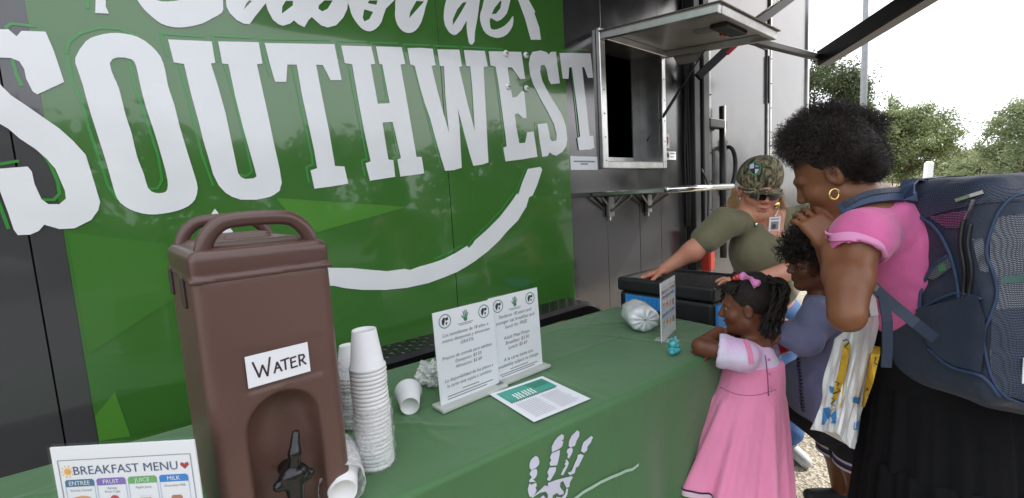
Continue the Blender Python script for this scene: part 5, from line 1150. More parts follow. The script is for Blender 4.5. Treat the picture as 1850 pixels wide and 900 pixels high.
# brim: curved plate
V = []; na, nr = 25, 7; f3 = CR[:, 1]
for j in range(nr):
    for i in range(na):
        a = (-1+2*i/(na-1))*1.12; rr = j/(nr-1); ext = .062*rr*math.cos(a*.85); x = math.sin(a)*(.103+.006*rr); y = math.cos(a)*.114+ext; z = -.020-.020*(x/.1)**2-.012*rr; V.append(cc+lf*x+f3*y+cu*z)
top = len(V); V += [v-cu*.005 for v in V]; Fa = [(j*na+i, j*na+i+1, (j+1)*na+i+1, (j+1)*na+i) for j in range(nr-1) for i in range(na-1)]; Fa += [tuple(top+k for k in f_[::-1]) for f_ in Fa]
per = [i for i in range(na)]+[j*na+na-1 for j in range(1, nr)]+[(nr-1)*na+i for i in range(na-2, -1, -1)]+[j*na for j in range(nr-2, 0, -1)]
Fa += [(per[i], per[(i+1) % len(per)], per[(i+1) % len(per)]+top, per[i]+top) for i in range(len(per))]
obj('brim', V, Fa, CAMO, CAP, True)
s = SDF(.004); s.ell(cc-fw2*.006, (.1045, .1215, .1165), CR, .01); s.plane(cc-cu*.028, -cu); s.plane(cc-fw2*.022, fw2); s.build('mesh_back', mat('grey cap mesh', (.06, .055, .05), .9, bump=.4, bscale=300), CAP)
bv = bvh_of(crown)
def badge(pts, off, m, nm, par): 
    p3 = [hit(bv, *p, off, 2.2) for p in pts]; obj(nm, p3, geometry.tessellate_polygon([[Vector(p) for p in p3]]), m, par)
SHL = lambda c, r: [(c[0]+r*x, c[1]+r*y) for x, y in ((-.75, -.55), (-.05, -1), (.8, -.6), (.85, .2), (.45, .75), (0, 1.05), (-.4, .75), (-.8, .25))]
ctr = (1364, 305); badge(SHL(ctr, 12.5), .003, mat('cap patch green', (.05, .32, .14), .6), 'patch_border', CAP); badge(SHL(ctr, 10.5), .0042, mat('cap patch black', (.012, .012, .014), .6), 'patch_field', CAP)
badge([(ctr[0]-8, ctr[1]-6), (ctr[0]-1, ctr[1]-9), (ctr[0]-1, ctr[1]-.5), (ctr[0]-8, ctr[1]+.5)], .0054, mat('patch lilac', (.6, .6, .75), .6), 'patch_quarter', CAP); badge([(ctr[0]+.8, ctr[1]+.8), (ctr[0]+8, ctr[1]+1), (ctr[0]+4, ctr[1]+7), (ctr[0]+.8, ctr[1]+10)], .0054, MATS['patch lilac'], 'patch_quarter', CAP)
badge([(ctr[0]+1, ctr[1]-7), (ctr[0]+7, ctr[1]-5), (ctr[0]+7, ctr[1]-2), (ctr[0]+1, ctr[1]-2)], .0054, INKG, 'patch_quarter', CAP)
# sunglasses
SG = thing('sunglasses', 'dark sunglasses under the brim of the camouflage cap', 'sunglasses'); LENS = mat('dark lens', (.03, .008, .01), .08, coat=1.)
for sg in (-1, 1):
    V = []; kk = 1.08
    for j in range(6):
        for i in range(9):
            x = sg*(.006+.060*i/8); z = .018-.036*j/5; yy = .112-.030*(abs(x)/.066)**2; V.append(q(x, yy, z-.008+(.004 if abs(x) > .05 else 0)))
    obj('lens', V, [(j*9+i, j*9+i+1, (j+1)*9+i+1, (j+1)*9+i) for j in range(5) for i in range(8)], LENS, SG, True)
    b = MB(); b.tube([q(sg*.066, .082, .012), q(sg*.082, .05, .010), q(sg*.086, -.01, .006)], .003*1.2, 6); b.build('temple', BLK, SG, True)
b = MB(); b.tube([q(-.008, .113, .012), q(0, .116, .013), q(.008, .113, .012)], .0028, 6); b.build('bridge', BLK, SG, True)
LIP = mat('lip pink', srgb(178, 98, 92), .4)
b = MB(); b.tube([q(-.022, .0915, -.066), q(-.01, .0985, -.0645), q(0, .0995, -.0655), q(.01, .0985, -.0645), q(.022, .0915, -.066)], [.001, .003, .0032, .003, .001], 6); b.build('lips', LIP, WM, True)
# blond hair: side locks and tail
BLOND = mat('blond hair', srgb(190, 148, 98), .5, var=.35, vscale=60); roots = []; dirs = []; r = np.random.default_rng(4)
side = 1 if np.dot(lf, HR) > 0 else -1
for i in range(420):
    a = r.uniform(0, 1); roots.append(q(side*(.078+.02*r.random()), -.02-.06*r.random(), .02-.05*a)); dirs.append(-UP*1.+HR*(.12*r.normal()+.1)-HF*.25*r.random())
for i in range(120): roots.append(q(-side*(.080+.01*r.random()), -.03-.04*r.random(), .0-.04*r.random())); dirs.append(-UP+HR*(-.1+.1*r.normal()))
strands('hair', BLOND, WM, roots, dirs, .13, .0016, .008, 1.2, 5, 8)
# necklace, badge, earring-like lanyard reel
bv = bvh_of(body, shirt); GOLD = mat('gold', (.75, .52, .22), .2, 1.); SILV = mat('silver', (.7, .68, .64), .2, 1.)
nk = [hit(bv, x, y, .003, 2.3) for x, y in ((1354, 374), (1357, 388), (1361, 399), (1365, 405), (1373, 396), (1382, 386), (1390, 377))]
NL = thing('necklace', 'fine gold chain with round pendant at the olive shirt neckline', 'necklace'); b = MB(); b.tube(smooth_open(nk, 3), .0012, 5); b.build('chain', GOLD, NL, True)
b = MB(); b.ball(hit(bv, 1365, 406, .006, 2.3), (.011, .006, .013), 12, 8); b.build('pendant', SILV, NL, True)
ID = thing('id_badge', 'white photo ID badge on a gold reel clipped to the olive shirt', 'badge'); c0 = hit(bv, 1397, 408, .010, 2.3); ux = HR; M = frame(c0, HR, nrm(UP-HF*.12)); 
b = MB(); b.box(-.029, .029, -.045, .045, -.001, .001, 0, M); b.build('card', PAPER, ID)
MZ = M if (M.to_3x3() @ Vector((0, 0, 1))).dot(Vector(-HF)) > 0 else M @ Matrix.Rotation(math.pi, 4, 'Y')
decal('photo', [[(-.020, -.022), (.020, -.022), (.020, .022), (-.020, .022)]], MZ, mat('photo grey', (.30, .28, .28), .6), ID, .0015); decal('photo_face', [disc(-.004, -.004, .012, 14, .015)], MZ, mat('photo dark', (.10, .08, .08), .6), ID, .002); decal('badge_words', strip([(-.02, .034), (.02, .034)], .006)+strip([(-.018, -.034), (.018, -.034)], .004), MZ, INKG, ID, .0015)
b = MB(); b.lathe([(0, -.004), (.017, -.004), (.019, 0), (.017, .004), (0, .004)], 18, frame(hit(bv, 1403, 371, .016, 2.3), HR, UP)); b.build('reel', GOLD, ID, True)
b = MB(); b.tube([hit(bv, 1403, 376, .013, 2.3), c0+np.array(MZ.to_3x3() @ Vector((0, .045, 0)))], .003, 6); b.build('clip', SILV, ID, True)

# ------------------------------------------------------------------ small girl in the pink dress
GR = thing('person', 'small child in a pink pinafore dress with folded arms on the table edge', 'person')
SK2 = skin_mat('deep brown skin', srgb(112, 70, 48), srgb(98, 58, 40), .42)
PINK = mat('pink corduroy', srgb(224, 134, 170), .85, var=.08, vscale=10, bump=.5, bscale=42, sheen=.2, stretch=(1, 1, .3), bdist=.009)
DYE = mat('tie dye jersey', (.66, .64, .78), .85, col2=(.72, .46, .70), vscale=16, bump=.5, bscale=34, bdist=.008)
hg = np.array(P(1347, 553, 1.61)); fg = nrm(-HR*.86+HF*.42-UP*.12); ug = nrm(UP-HR*.06)
nbg = np.array(P(1366, 622, 1.63)); chg = np.array(P(1362, 672, 1.62)); plg = np.array(P(1352, 760, 1.62))
sNg = np.array(P(1340, 642, 1.545)); eNg = on_z(1264, 627, .79); eNg = np.array(P(1266, 626, 1.60)); wNg = np.array(P(1300, 599, 1.665)); sFg = np.array(P(1378, 634, 1.73)); eFg = np.array(P(1322, 612, 1.76)); wFg = np.array(P(1276, 632, 1.655))
s = SDF(.0042); qg, GM = head(s, hg, fg, ug, .81, True, 1.15); s.cone(hg-ug*.075-fg*.02, nbg, .040, .044, .03); s.ell(chg, (.085, .07, .10), R3, .04); s.cone(chg, plg, .075, .09, .04)
s.cone(nbg, sNg, .035, .036, .03); s.cone(nbg, sFg, .035, .036, .03); limb(s, [sNg, eNg, wNg], [.036, .030, .021], 0, .012); limb(s, [sFg, eFg, wFg], [.036, .029, .020], 0, .012)
hand(s, wNg, HR*.8+HF*.5-UP*.25, UP, HF-HR*.3, .66, .3, .15); hand(s, wFg, -HR*.9-HF*.25-UP*.15, UP+HF*.2, -HF*.5+UP*.2, .66, .45, .2)
hb = plg-UP*.05
for sg in (-1, 1): a = hb+HF*.06*sg; f0 = np.array([a[0], a[1], .06])+HF*.02*sg; limb(s, [a, (a+f0)/2, f0], [.062, .042, .032], 0, .03)
s.build('body', SK2, GR)
eyes(GR, qg, .81)
for sg in (-1, 1): a = hb+HF*.08*sg; shoe(GR, a, fg, mat('white trainers', (.7, .7, .7), .6), .62)
s = SDF(.0048); s.ell(chg+UP*.02, (.080, .068, .085), R3, .04, .006); s.cone(chg, chg-UP*.10, .076, .08, .03); s.cone(nbg-UP*.02, sNg, .034, .04, .03, .01); s.cone(nbg-UP*.02, sFg, .034, .04, .03, .01); dN = eNg-sNg; s.cone(sNg, sNg+dN*.42, .044, .056, .025, .006); dF = eFg-sFg; s.cone(sFg, sFg+dF*.5, .042, .05, .025, .006)
s.cone(nbg+UP*.03-fg*.0, hg, .05, .05, .01, neg=True); nN = nrm(dN); s.cone(sNg+dN*.50+nN*.035, sNg+dN*1.2, .06, .06, .004, neg=True)
grow(s, 'tee_shirt', DYE, GR, [(.0042, 38, (1, 1, .6), 7)])
def gc(x, y): return np.array(P(x, y, 1.62))
rg = [(gc(1364, 650), .060, .052, 0.), (gc(1364, 651), .090, .078, 0.), (gc(1363, 654), .098, .086, .0), (gc(1360, 680), .106, .094, .01), (gc(1355, 705), .114, .102, .03)]
for i in range(1, 17):
    t = i/16; c = gc(1353-32*t, 706+158*t**1.0); rg.append((c, .118+.080*t, .106+.075*t, .30+.8*t, .026*t))
fold = [(.055, 9, .4, .1), (.045, 14, 1.9, -.12), (.03, 23, .7, .2), (.04, 5, 2.2, .05)]
dr = skirt('dress', rg, PINK, GR, 150, fold)
s_end = rg[-1]; c = s_end[0]
hem = [(c-UP*.0005, s_end[1]*1.004, s_end[2]*1.004, s_end[3]), (c-UP*.006, s_end[1]*1.006, s_end[2]*1.006, s_end[3]), ]
skirt('hem_navy_line', [(c+UP*.008, s_end[1]*1.006, s_end[2]*1.006, s_end[3], .026), (c+UP*.001, s_end[1]*1.006, s_end[2]*1.006, s_end[3], .026)], mat('navy trim', (.02, .022, .07), .8), GR, 150, [(a, b_, p_+.35*20*d_, 0) for a, b_, p_, d_ in fold])
skirt('hem_band', [(c+UP*.0008, s_end[1]*1.005, s_end[2]*1.005, s_end[3], .026), (c-UP*.018, s_end[1]*1.012, s_end[2]*1.012, s_end[3], .026)], mat('pale pink trim', (.72, .50, .60), .8), GR, 150, [(a, b_, p_+.35*20*d_, 0) for a, b_, p_, d_ in fold])
# pinafore straps and back placket with buttons
bvg = bvh_of(*[o for o in GR.children if o.name.split('.')[0] in ('tee_shirt', 'dress')])
ribbon('strap', [hit(bvg, *p, .004, 1.55) for p in resample([(1334, 606), (1344, 614), (1352, 630), (1357, 657)], 8)], .016, nrm(HR+UP*.2), PINK, GR)
b = MB(); b.tube([hit(bvg, x, y, .001, 1.55) for x, y in resample([(1382, 642), (1385, 665), (1387, 690), (1388, 715)], 14)], .0018, 5); b.build('placket_seam', mat('dark seam', (.22, .06, .12), .8), GR, True)
for x, y in ((1384, 650), (1386, 675), (1388, 700)): b = MB(); b.ball(hit(bvg, x+4, y, .003, 1.55), .005, 8, 6); b.build('button', mat('pink button', (.6, .2, .38), .3), GR, True)
b = MB(); b.tube([hit(bvg, x, y, .0005, 1.55) for x, y in resample([(1302, 700), (1330, 712), (1365, 714), (1402, 704)], 24)], .0016, 5); b.build('yoke_seam', mat('pink seam', (.45, .14, .26), .85), GR, True)
# hair: smooth cap, twists, beads, bow
HAIR = mat('black hair', (.014, .010, .009), .7, var=.5, vscale=80, bump=.8, bscale=260, bdist=.003, spec=.3)
s = SDF(.004); s.ell(qg(0, -.022, .040), np.array((.077, .093, .084))*.81, GM, .01, .002); s.cone(qg(0, -.02, .12), qg(0, -.06, .115), .03, .03, .03); s.plane(qg(0, .045, .045), nrm(fg*.75-ug*.66)); s.plane(qg(0, 0, -.045), nrm(-ug+fg*.15)); s.build('hair', HAIR, GR)
r = np.random.default_rng(12); kp = np.array(P(1372, 503, 1.60))
def twist(root, mid, end, rad, seed):
    pts = np.array(resample([root, mid, end], 34)); b = MB(); tg = np.gradient(pts, axis=0); tg /= np.linalg.norm(tg, axis=1)[:, None]
    for ph in (0, math.pi):
        w = []
        for i, p in enumerate(pts): a = nrm(np.cross(tg[i], [.3, .8, .5])); b_ = np.cross(tg[i], a); an = ph+i*.62+seed; w.append(p+rad*.55*(a*math.cos(an)+b_*math.sin(an)))
        b.tube(w, [rad*.72*(1-.35*i/33) for i in range(34)], 6)
    return b.build('hair_twist', HAIR, GR, True)
ends = [(1405, 575, 1.54), (1394, 600, 1.57), (1383, 588, 1.54), (1408, 603, 1.60), (1412, 585, 1.56), (1404, 592, 1.58), (1398, 608, 1.55), (1392, 590, 1.62), (1386, 612, 1.57), (1378, 606, 1.55), (1372, 598, 1.56), (1409, 570, 1.62), (1401, 600, 1.66), (1390, 615, 1.64), (1382, 596, 1.52), (1395, 578, 1.52), (1407, 595, 1.64), (1414, 560, 1.60), (1376, 612, 1.60), (1388, 604, 1.54)]
for i, e_ in enumerate(ends):
    en = np.array(P(*e_)); ro = kp+HR*r.uniform(-.012, .02)+HF*r.uniform(-.03, .04)+UP*r.uniform(-.012, .014); mid = (ro*.5+en*.5)+HR*r.uniform(.018, .055)+UP*r.uniform(.02, .065)+HF*r.uniform(-.03, .012); twist(ro, mid, en, .0076, r.uniform(0, 6))
for i in range(9):   # rows twisted back over the scalp
    a = -1.25+2.5*i/8; st_ = [qg(.077*math.sin(a)*c_, .0+.078*math.cos(a*.8)*c_-.02*t_, .035+.088*math.sqrt(max(0, 1-c_*c_*.86))) for t_, c_ in ((0, .95), (.2, .8), (.5, .6), (.8, .38))]; twist(st_[0], (st_[1]+st_[2])/2+ug*.004, kp*.7+st_[3]*.3, .0065, a)
for e_ in ((1304, 548, 1.66), (1307, 556, 1.70)): en = np.array(P(*e_)); twist(np.array(P(1326, 508, 1.62)), np.array(P(1308, 520, 1.66)), en, .007, 1.)
s = SDF(.004); s.ell(P(1330, 500, 1.61), (.020, .02, .018), None, .01); s.build('hair_puff', HAIR, GR)
BD = thing('hair_bobble', 'shiny red ball bobble on the front hair puff of the small child', 'hair bobble'); b = MB(); b.ball(P(1333, 501, 1.575), .012, 12, 8); b.build('bead', mat('red glossy bead', (.55, .02, .02), .1, coat=1.), BD, True); b = MB(); b.ball(P(1327, 503, 1.58), .008, 10, 6); b.build('bead', MATS['red glossy bead'], BD, True)
BOW = thing('hair_bow', 'pink ribbon bow tied at the base of the hair twists', 'hair bow'); PB = mat('pink satin', (.72, .22, .52), .45, sheen=.3)
bc = np.array(P(1357, 503, 1.545)); b = MB(); b.ball(bc, (.007, .006, .007), 10, 6); b.build('knot', PB, BOW, True)
for dx, dy in ((-15, -4), (10, 9)):
    e0 = np.array(P(1357+dx, 503+dy, 1.535)); s = SDF(.0025); pz = nrm(np.cross(e0-bc, HF)); s.cone(bc, e0, .004, .0115, .004); s.cone(bc+(e0-bc)*.75, e0+pz*.008, .006, .007, .005); s.cone(bc+(e0-bc)*.75, e0-pz*.008, .006, .007, .005); s.build('loop', PB, BOW)
ribbon('tail', [bc, np.array(P(1362, 512, 1.54)), np.array(P(1366, 519, 1.54))], .016, HR, PB, BOW)

# ------------------------------------------------------------------ boy in the grey blue shirt
BY = thing('person', 'curly haired child in a long grey blue shirt beside the tote bag', 'person')
PBY = lambda x, y, z: P(x, y, z*.93)
SK3 = skin_mat('warm brown skin', srgb(118, 76, 52), srgb(104, 64, 44), .42); PERI = mat('grey blue jersey', srgb(120, 124, 158), .85, var=.07, vscale=8, sheen=.15, bump=.5, bscale=20, stretch=(1, 1, .5), bdist=.014)
hb_ = np.array(PBY(1470, 472, 1.86)); fb = nrm(-HR*.98+HF*.12-UP*.10); ub = nrm(UP-HR*.08)
nbb = np.array(PBY(1488, 540, 1.87)); chb = np.array(PBY(1500, 610, 1.88)); plb = np.array(PBY(1520, 735, 1.90)); sNb = np.array(PBY(1482, 572, 1.80)); eNb = np.array(PBY(1455, 615, 1.78)); wNb = np.array(PBY(1408, 600, 1.78)); sFb = np.array(PBY(1500, 560, 1.98)); eFb = np.array(PBY(1470, 600, 1.98)); wFb = np.array(PBY(1430, 596, 1.95))
s = SDF(.0048); qb, BM = head(s, hb_, fb, ub, .87, True, 1.1); s.cone(hb_-ub*.08-fb*.02, nbb, .045, .048, .03); s.ell(chb, (.10, .12, .13), R3, .04); s.cone(chb, plb, .10, .11, .04); limb(s, [nbb, sNb], [.04, .042]); limb(s, [nbb, sFb], [.04, .042]); limb(s, [sNb, eNb, wNb], [.042, .036, .026], 0, .02); limb(s, [sFb, eFb, wFb], [.042, .036, .026], 0, .02)
hand(s, wNb, -HR-UP*.05, UP, -HF, .75, .4, .1); hand(s, wFb, -HR, UP, HF, .75, .4, .1)
for sg in (-1, 1): a = plb+HF*.05*sg+HR*.035-UP*.05; f0 = np.array([a[0], a[1], .07])+HR*.01; limb(s, [a, (a+f0)/2-HR*.01, f0], [.075, .052, .036], 0, .03); shoe(BY, f0, fb, mat('dark trainers', (.03, .03, .035), .6), .8)
s.build('body', SK3, BY); eyes(BY, qb, .87)
s = SDF(.006); s.ell(chb+UP*.05, (.098, .115, .10), R3, .04, .010); s.cone(chb, plb+UP*.02, .108, .128, .05); s.rbox(plb+UP*.06-HR*.035, (.140, .14, .10), R3, .05, .06); limb(s, [nbb-UP*.02, sNb], [.045, .055], .01); limb(s, [nbb-UP*.02, sFb], [.045, .055], .01); limb(s, [sNb, eNb, wNb+(eNb-wNb)*.05], [.048, .047, .036], .006, .025); limb(s, [sFb, eFb, wFb], [.048, .046, .036], .006, .025)
s.plane(plb-UP*.035, -UP); s.cone(nbb+UP*.035, hb_, .05, .05, .01, neg=True); bs_ = grow(s, 'long_shirt', PERI, BY, [(.007, 24, (1, 1, .35), 21), (.003, 60, (1, 1, .5), 22)])
s = SDF(.006); s.rbox(plb-UP*.055-HR*.035, (.140, .14, .028), R3, .02, .02); s.build('shirt_hem_band', mat('black jersey', (.012, .011, .014), .85), BY)
bvb = bvh_of(bs_); r = np.random.default_rng(3); scr = MB()
for i in range(16):
    y = 645+i*6.2; x = 1441+i*.55+r.uniform(-1, 1); pts = [hit(bvb, x+dx, y+dy, .003, 1.75) for dx, dy in ((-2, -2), (4+2*r.random(), -3+2*r.random()), (-1, 2), (5, 4), (1, 6))]; scr.tube(pts, .0015, 4)
scr.build('script_print', INK, BY)
SHORT = mat('dark shorts', (.022, .02, .026), .85, var=.15); s = SDF(.006)
for sg in (-1, 1): a = plb+HF*.05*sg+HR*.035-UP*.04; e_ = a-UP*.18; s.cone(a, e_, .088, .082, .02); s.plane(e_-UP*.0, -UP)
sh = s.build('shorts', SHORT, BY)
for zz, c_ in ((.0, (.62, .55, .66)), (.018, (.05, .03, .09)), (.030, (.62, .55, .66))):
    for sg in (-1, 1):
        a = plb+HF*.05*sg+HR*.035-UP*.218; V = []; sg_ = 30
        for z in (zz, zz+.010):
            for k in range(sg_): th = 2*math.pi*k/sg_; V.append(a+UP*z+HR*.0845*math.cos(th)+HF*.0845*math.sin(th))
        obj('shorts_stripe', V, [(k, (k+1) % sg_, sg_+(k+1) % sg_, sg_+k) for k in range(sg_)], mat('stripe %.2f' % c_[0], c_, .8), BY, True)
CURL = mat('dark brown curls', (.020, .013, .009), .5, var=.5, vscale=40)
bl = [(qb(0, -.03, .045), np.array((.088, .10, .092))), (qb(0, .03, .085), np.array((.062, .055, .045))), (qb(0, -.03, .14), np.array((.06, .065, .06))), (qb(0, -.075, -.03), np.array((.07, .045, .07))), (qb(0, .072, .075), np.array((.05, .03, .03)))]
s = SDF(.005); [s.ell(c, r_*.86, None, .03) for c, r_ in bl]; s.plane(qb(0, .06, .0), nrm(fg*0+fb*.8-ub*.6)) if False else None
s.build('hair', HAIR, BY); R_, D_ = surf_roots(bl, 2400, 8, .80); keep = [i for i, p in enumerate(R_) if not (np.dot(p-hb_, fb) > .055 and np.dot(p-hb_, ub) < .028)]
strands('hair_curls', CURL, BY, [R_[i] for i in keep], [D_[i] for i in keep], .052, .0021, .0085, 1.7, 9, 12)
RB = thing('red_ball', 'red ball held between the curly haired child and the pink dress', 'ball'); b = MB(); b.ball(P(1400, 605, 1.90), .085, 20, 14); b.build('ball', mat('red vinyl ball', (.55, .02, .025), .35), RB, True); b = MB(); b.tube([np.array(P(1400, 605, 1.90))+.0855*(HR*math.cos(t)+UP*math.sin(t)) for t in np.linspace(0, 6.283, 40)], .0015, 5, False); b.build('ball_seam', mat('dark red seam', (.3, .01, .015), .4), RB, True)
# ------------------------------------------------------------------ woman in pink with the backpack
MO = thing('person', 'person in pink cap-sleeve top and black tiered skirt bending forward, dark natural hair', 'person')
SK4 = skin_mat('brown skin', srgb(128, 84, 57), srgb(114, 71, 49), .4); PK = mat('hot pink jersey', srgb(204, 96, 150), .8, var=.06, vscale=10, sheen=.25, bump=.5, bscale=18, stretch=(1, 1, .6), bdist=.016); PKT = mat('pale pink trim band', srgb(226, 150, 196), .8, sheen=.2)
hm = np.array(P(1505, 310, 1.25)); fm = CV(-.58, .46, .67); um = CV(-.33, -.93, .0)
nbm = np.array(P(1572, 382, 1.27)); chm = np.array(P(1628, 452, 1.29)); abm = np.array(P(1672, 545, 1.30)); plm = np.array(P(1712, 655, 1.32))
sNm = np.array(P(1556, 428, 1.17)); eNm = np.array(P(1530, 570, 1.08)); wNm = np.array(P(1502, 436, 1.21)); hNm = np.array(P(1470, 402, 1.25)); sFm = np.array(P(1590, 420, 1.48)); eFm = np.array(P(1520, 500, 1.48)); wFm = np.array(P(1490, 440, 1.44))
RT = np.stack([nrm(abm-chm), nrm(np.cross(HF, abm-chm)), nrm(np.cross(abm-chm, np.cross(HF, abm-chm)))], 1)
s = SDF(.005); qm, MM = head(s, hm, fm, um, 1.0); s.cone(hm-um*.085-fm*.03, nbm, .056, .066, .04); s.ell(chm, (.15, .12, .125), RT, .05); s.cone(chm, plm, .115, .14, .06); limb(s, [nbm, sNm], [.062, .066], 0, .05); limb(s, [nbm, sFm], [.062, .066], 0, .05)
limb(s, [sNm, sNm*.45+eNm*.55, eNm], [.044, .042, .038], 0, .02); limb(s, [eNm, eNm*.5+wNm*.5, wNm], [.037, .035, .026], 0, .015); limb(s, [sFm, eFm, wFm], [.06, .05, .03], 0, .03)
hand(s, wNm, hNm-wNm, -HR*.3-HF*1.+UP*.2, HR*.5+UP*.7, .9, .5, .14); hand(s, wFm, UP-HR*.3, HF, HR, .95, .5, .1)
hp = plm-UP*.05
for sg in (-1, 1): a = hp+HF*.09*sg; f0 = np.array([a[0], a[1], .08]); limb(s, [a, (a+f0)/2-HR*.03, f0], [.10, .07, .045], 0, .04); shoe(MO, f0, -HR, mat('dark trainers', (.03, .03, .035), .6))
body4 = s.build('body', SK4, MO)
s = SDF(.0055); s.ell(chm, (.16, .13, .13), RT, .05, .006); s.cone(chm, abm, .13, .14, .06); s.cone(abm, abm*.55+plm*.45, .14, .150, .05); s.cone(nbm+(chm-nbm)*.2, sNm, .058, .060, .04, .006); s.cone(nbm+(chm-nbm)*.2, sFm, .060, .070, .04, .008)
dS = eNm-sNm; s.cone(sNm-dS*.02, sNm+dS*.16, .057, .058, .03); cutn = nrm(dS*1.0+HR*.02+(nbm-sNm)*-.1)
s.cone(nbm*.85+chm*.15, nbm*.45+chm*.55, .088, .11, .04); s.cone(nbm-(chm-nbm)*.42, hm-um*.05, .062, .07, .012, neg=True); s.cone(nbm+(chm-nbm)*.3, sNm, .085, .058, .04); s.cone(sNm+dS*.34, sNm+dS*1.1, .058, .064, .004, neg=True); top_ = grow(s, 'top', PK, MO, [(.0055, 22, (1, 1, .6), 31), (.003, 55, (1, .6, 1), 32)])
SLB = True
# skirt
BLKC = mat('black skirt cloth', (.0045, .0045, .0055), .9, spec=.2, var=.2, vscale=5, sheen=.0, bump=.1, bscale=300)
def mc(x, y): return np.array(P(x, y, 1.31))
tier0 = [(mc(1680, 585), .150, .16, 0), (mc(1690, 610), .165, .17, .0), (mc(1702, 650), .182, .175, .0), (mc(1712, 690), .192, .182, .05)]
skirt('skirt_yoke', tier0, BLKC, MO, 150, [(.03, 11, 0, .1), (.02, 19, 1, .2)])
c1 = mc(1712, 690); tier1 = [(c1+UP*.004, .190, .180, .2)]+[(c1-UP*(.24*t/8)+HR*.012*t/8, .190+.026*t/8, .180+.02*t/8, .55+.35*t/8) for t in range(9)]
F1 = [(.028, 17, .3, .06), (.020, 26, 1.4, -.05), (.010, 41, .2, .04)]
skirt('skirt_tier', tier1, BLKC, MO, 220, F1)
c2 = c1-UP*.235+HR*.014; tier2 = [(c2+UP*.006, .214, .198, .5)]+[(c2-UP*(.28*t/8)+HR*.012*t/8, .222+.03*t/8, .205+.025*t/8, .8+.3*t/8) for t in range(9)]
skirt('skirt_tier', tier2, BLKC, MO, 240, [(.028, 21, 1.3, .05), (.020, 33, .4, -.05), (.010, 47, .9, .04)])
# hair
AFRO = mat('dark afro hair', (.030, .021, .018), .6, var=.45, vscale=30)
PXZ = lambda x, y, z: np.array(P(x, y, z))
bl = [(PXZ(1496, 258, 1.27), np.array((.128, .128, .100))), (PXZ(1450, 255, 1.27), np.array((.075, .085, .075))), (PXZ(1530, 240, 1.27), np.array((.085, .10, .075))), (PXZ(1545, 285, 1.29), np.array((.055, .085, .065))), (PXZ(1490, 225, 1.27), np.array((.10, .11, .065))), (PXZ(1560, 232, 1.27), np.array((.045, .07, .04)))]
bl = [(c, r_*np.array((.60, .66, .68))) for c, r_ in bl]+[(qm(0, -.025, .045), np.array((.084, .084, .086))), (qm(0, -.055, -.005), np.array((.056, .058, .060)))]; s = SDF(.006); [s.ell(c, r_*.9, None, .04) for c, r_ in bl]; s.build('hair', HAIR, MO)
s = SDF(.005); s.ell(qm(0, -.028, .035), (.080, .098, .092), MM, .01); s.ell(qm(0, -.07, -.02), (.062, .05, .06), MM, .03); s.plane(qm(0, .058, .04), nrm(fm*.85-um*.5)); s.plane(qm(0, -.005, -.0), nrm(fm*.75-um*.7)); s.build('hair_base', HAIR, MO)
R_, D_ = surf_roots(bl, 11000, 5, .84); keep = [i for i, p in enumerate(R_) if not (np.dot(p-hm, um) < .045 and np.dot(p-hm, fm) > -.012)]
strands('hair_curls', AFRO, MO, [R_[i] for i in keep], [D_[i] for i in keep], .036, .00095, .0046, 2.1, 6, 10)
r = np.random.default_rng(2); rt = []; dt = []
for i in range(900):      # short hair at the nape and temple
    a = r.uniform(0, 1); sd_ = r.choice([-1, 1]); rt.append(qm(sd_*(.055+.02*r.random()), -.03-.06*a, -.02-.05*r.random()+.02)); dt.append(nrm(rt[-1]-hm)+um*.5)
strands('nape_hair', AFRO, MO, rt, dt, .022, .001, .003, 1.0, 61, 6)
ER = thing('hoop_earring', 'small gold hoop earring on the bending person in pink', 'earring')
bvm = bvh_of(MO.children[0]) if False else None
ec = np.array(P(1507, 351, 1.150)); b = MB(); b.tube([ec+.0135*(HR*math.cos(t)*.9+UP*math.sin(t)) for t in np.linspace(0, 6.283, 26)], .0028, 8, False); b.build('hoop', GOLD, ER, True)

# ------------------------------------------------------------------ backpack
BP = thing('backpack', 'large navy mesh backpack on the back of the person in pink', 'backpack')
def weave(name, c1, c2, sc, rough=.6, alpha=1., rot=.78, holes=False):
    m = bpy.data.materials.new(name); m.use_nodes = True; t = m.node_tree; b_ = t.nodes['Principled BSDF']; b_.inputs['Roughness'].default_value = rough
    co = t.nodes.new('ShaderNodeTexCoord'); outs = []
    for a in (rot, rot+1.57):
        mp_ = t.nodes.new('ShaderNodeMapping'); mp_.inputs['Rotation'].default_value = (.4, a, .8); w = t.nodes.new('ShaderNodeTexWave'); w.inputs['Scale'].default_value = sc; w.inputs['Distortion'].default_value = .6; w.inputs['Detail'].default_value = 1; w.inputs['Detail Scale'].default_value = .3
        t.links.new(co.outputs['Object'], mp_.inputs[0]); t.links.new(mp_.outputs[0], w.inputs['Vector']); outs.append(w.outputs['Fac'])
    mu = t.nodes.new('ShaderNodeMath'); mu.operation = 'MULTIPLY'; t.links.new(outs[0], mu.inputs[0]); t.links.new(outs[1], mu.inputs[1])
    rr = t.nodes.new('ShaderNodeMapRange'); rr.inputs[1].default_value = .15; rr.inputs[2].default_value = .5; t.links.new(mu.outputs[0], rr.inputs[0])
    mx = t.nodes.new('ShaderNodeMixRGB'); mx.inputs[1].default_value = (*c1, 1); mx.inputs[2].default_value = (*c2, 1); t.links.new(rr.outputs[0], mx.inputs[0]); t.links.new(mx.outputs[0], b_.inputs['Base Color'])
    bp = t.nodes.new('ShaderNodeBump'); bp.inputs['Strength'].default_value = .5; bp.inputs['Distance'].default_value = .003; t.links.new(mu.outputs[0], bp.inputs['Height']); t.links.new(bp.outputs[0], b_.inputs['Normal'])
    return m
NAVYC = mat('navy nylon', srgb(32, 43, 62), .6, var=.15, vscale=9, bump=.25, bscale=120, sheen=.1)
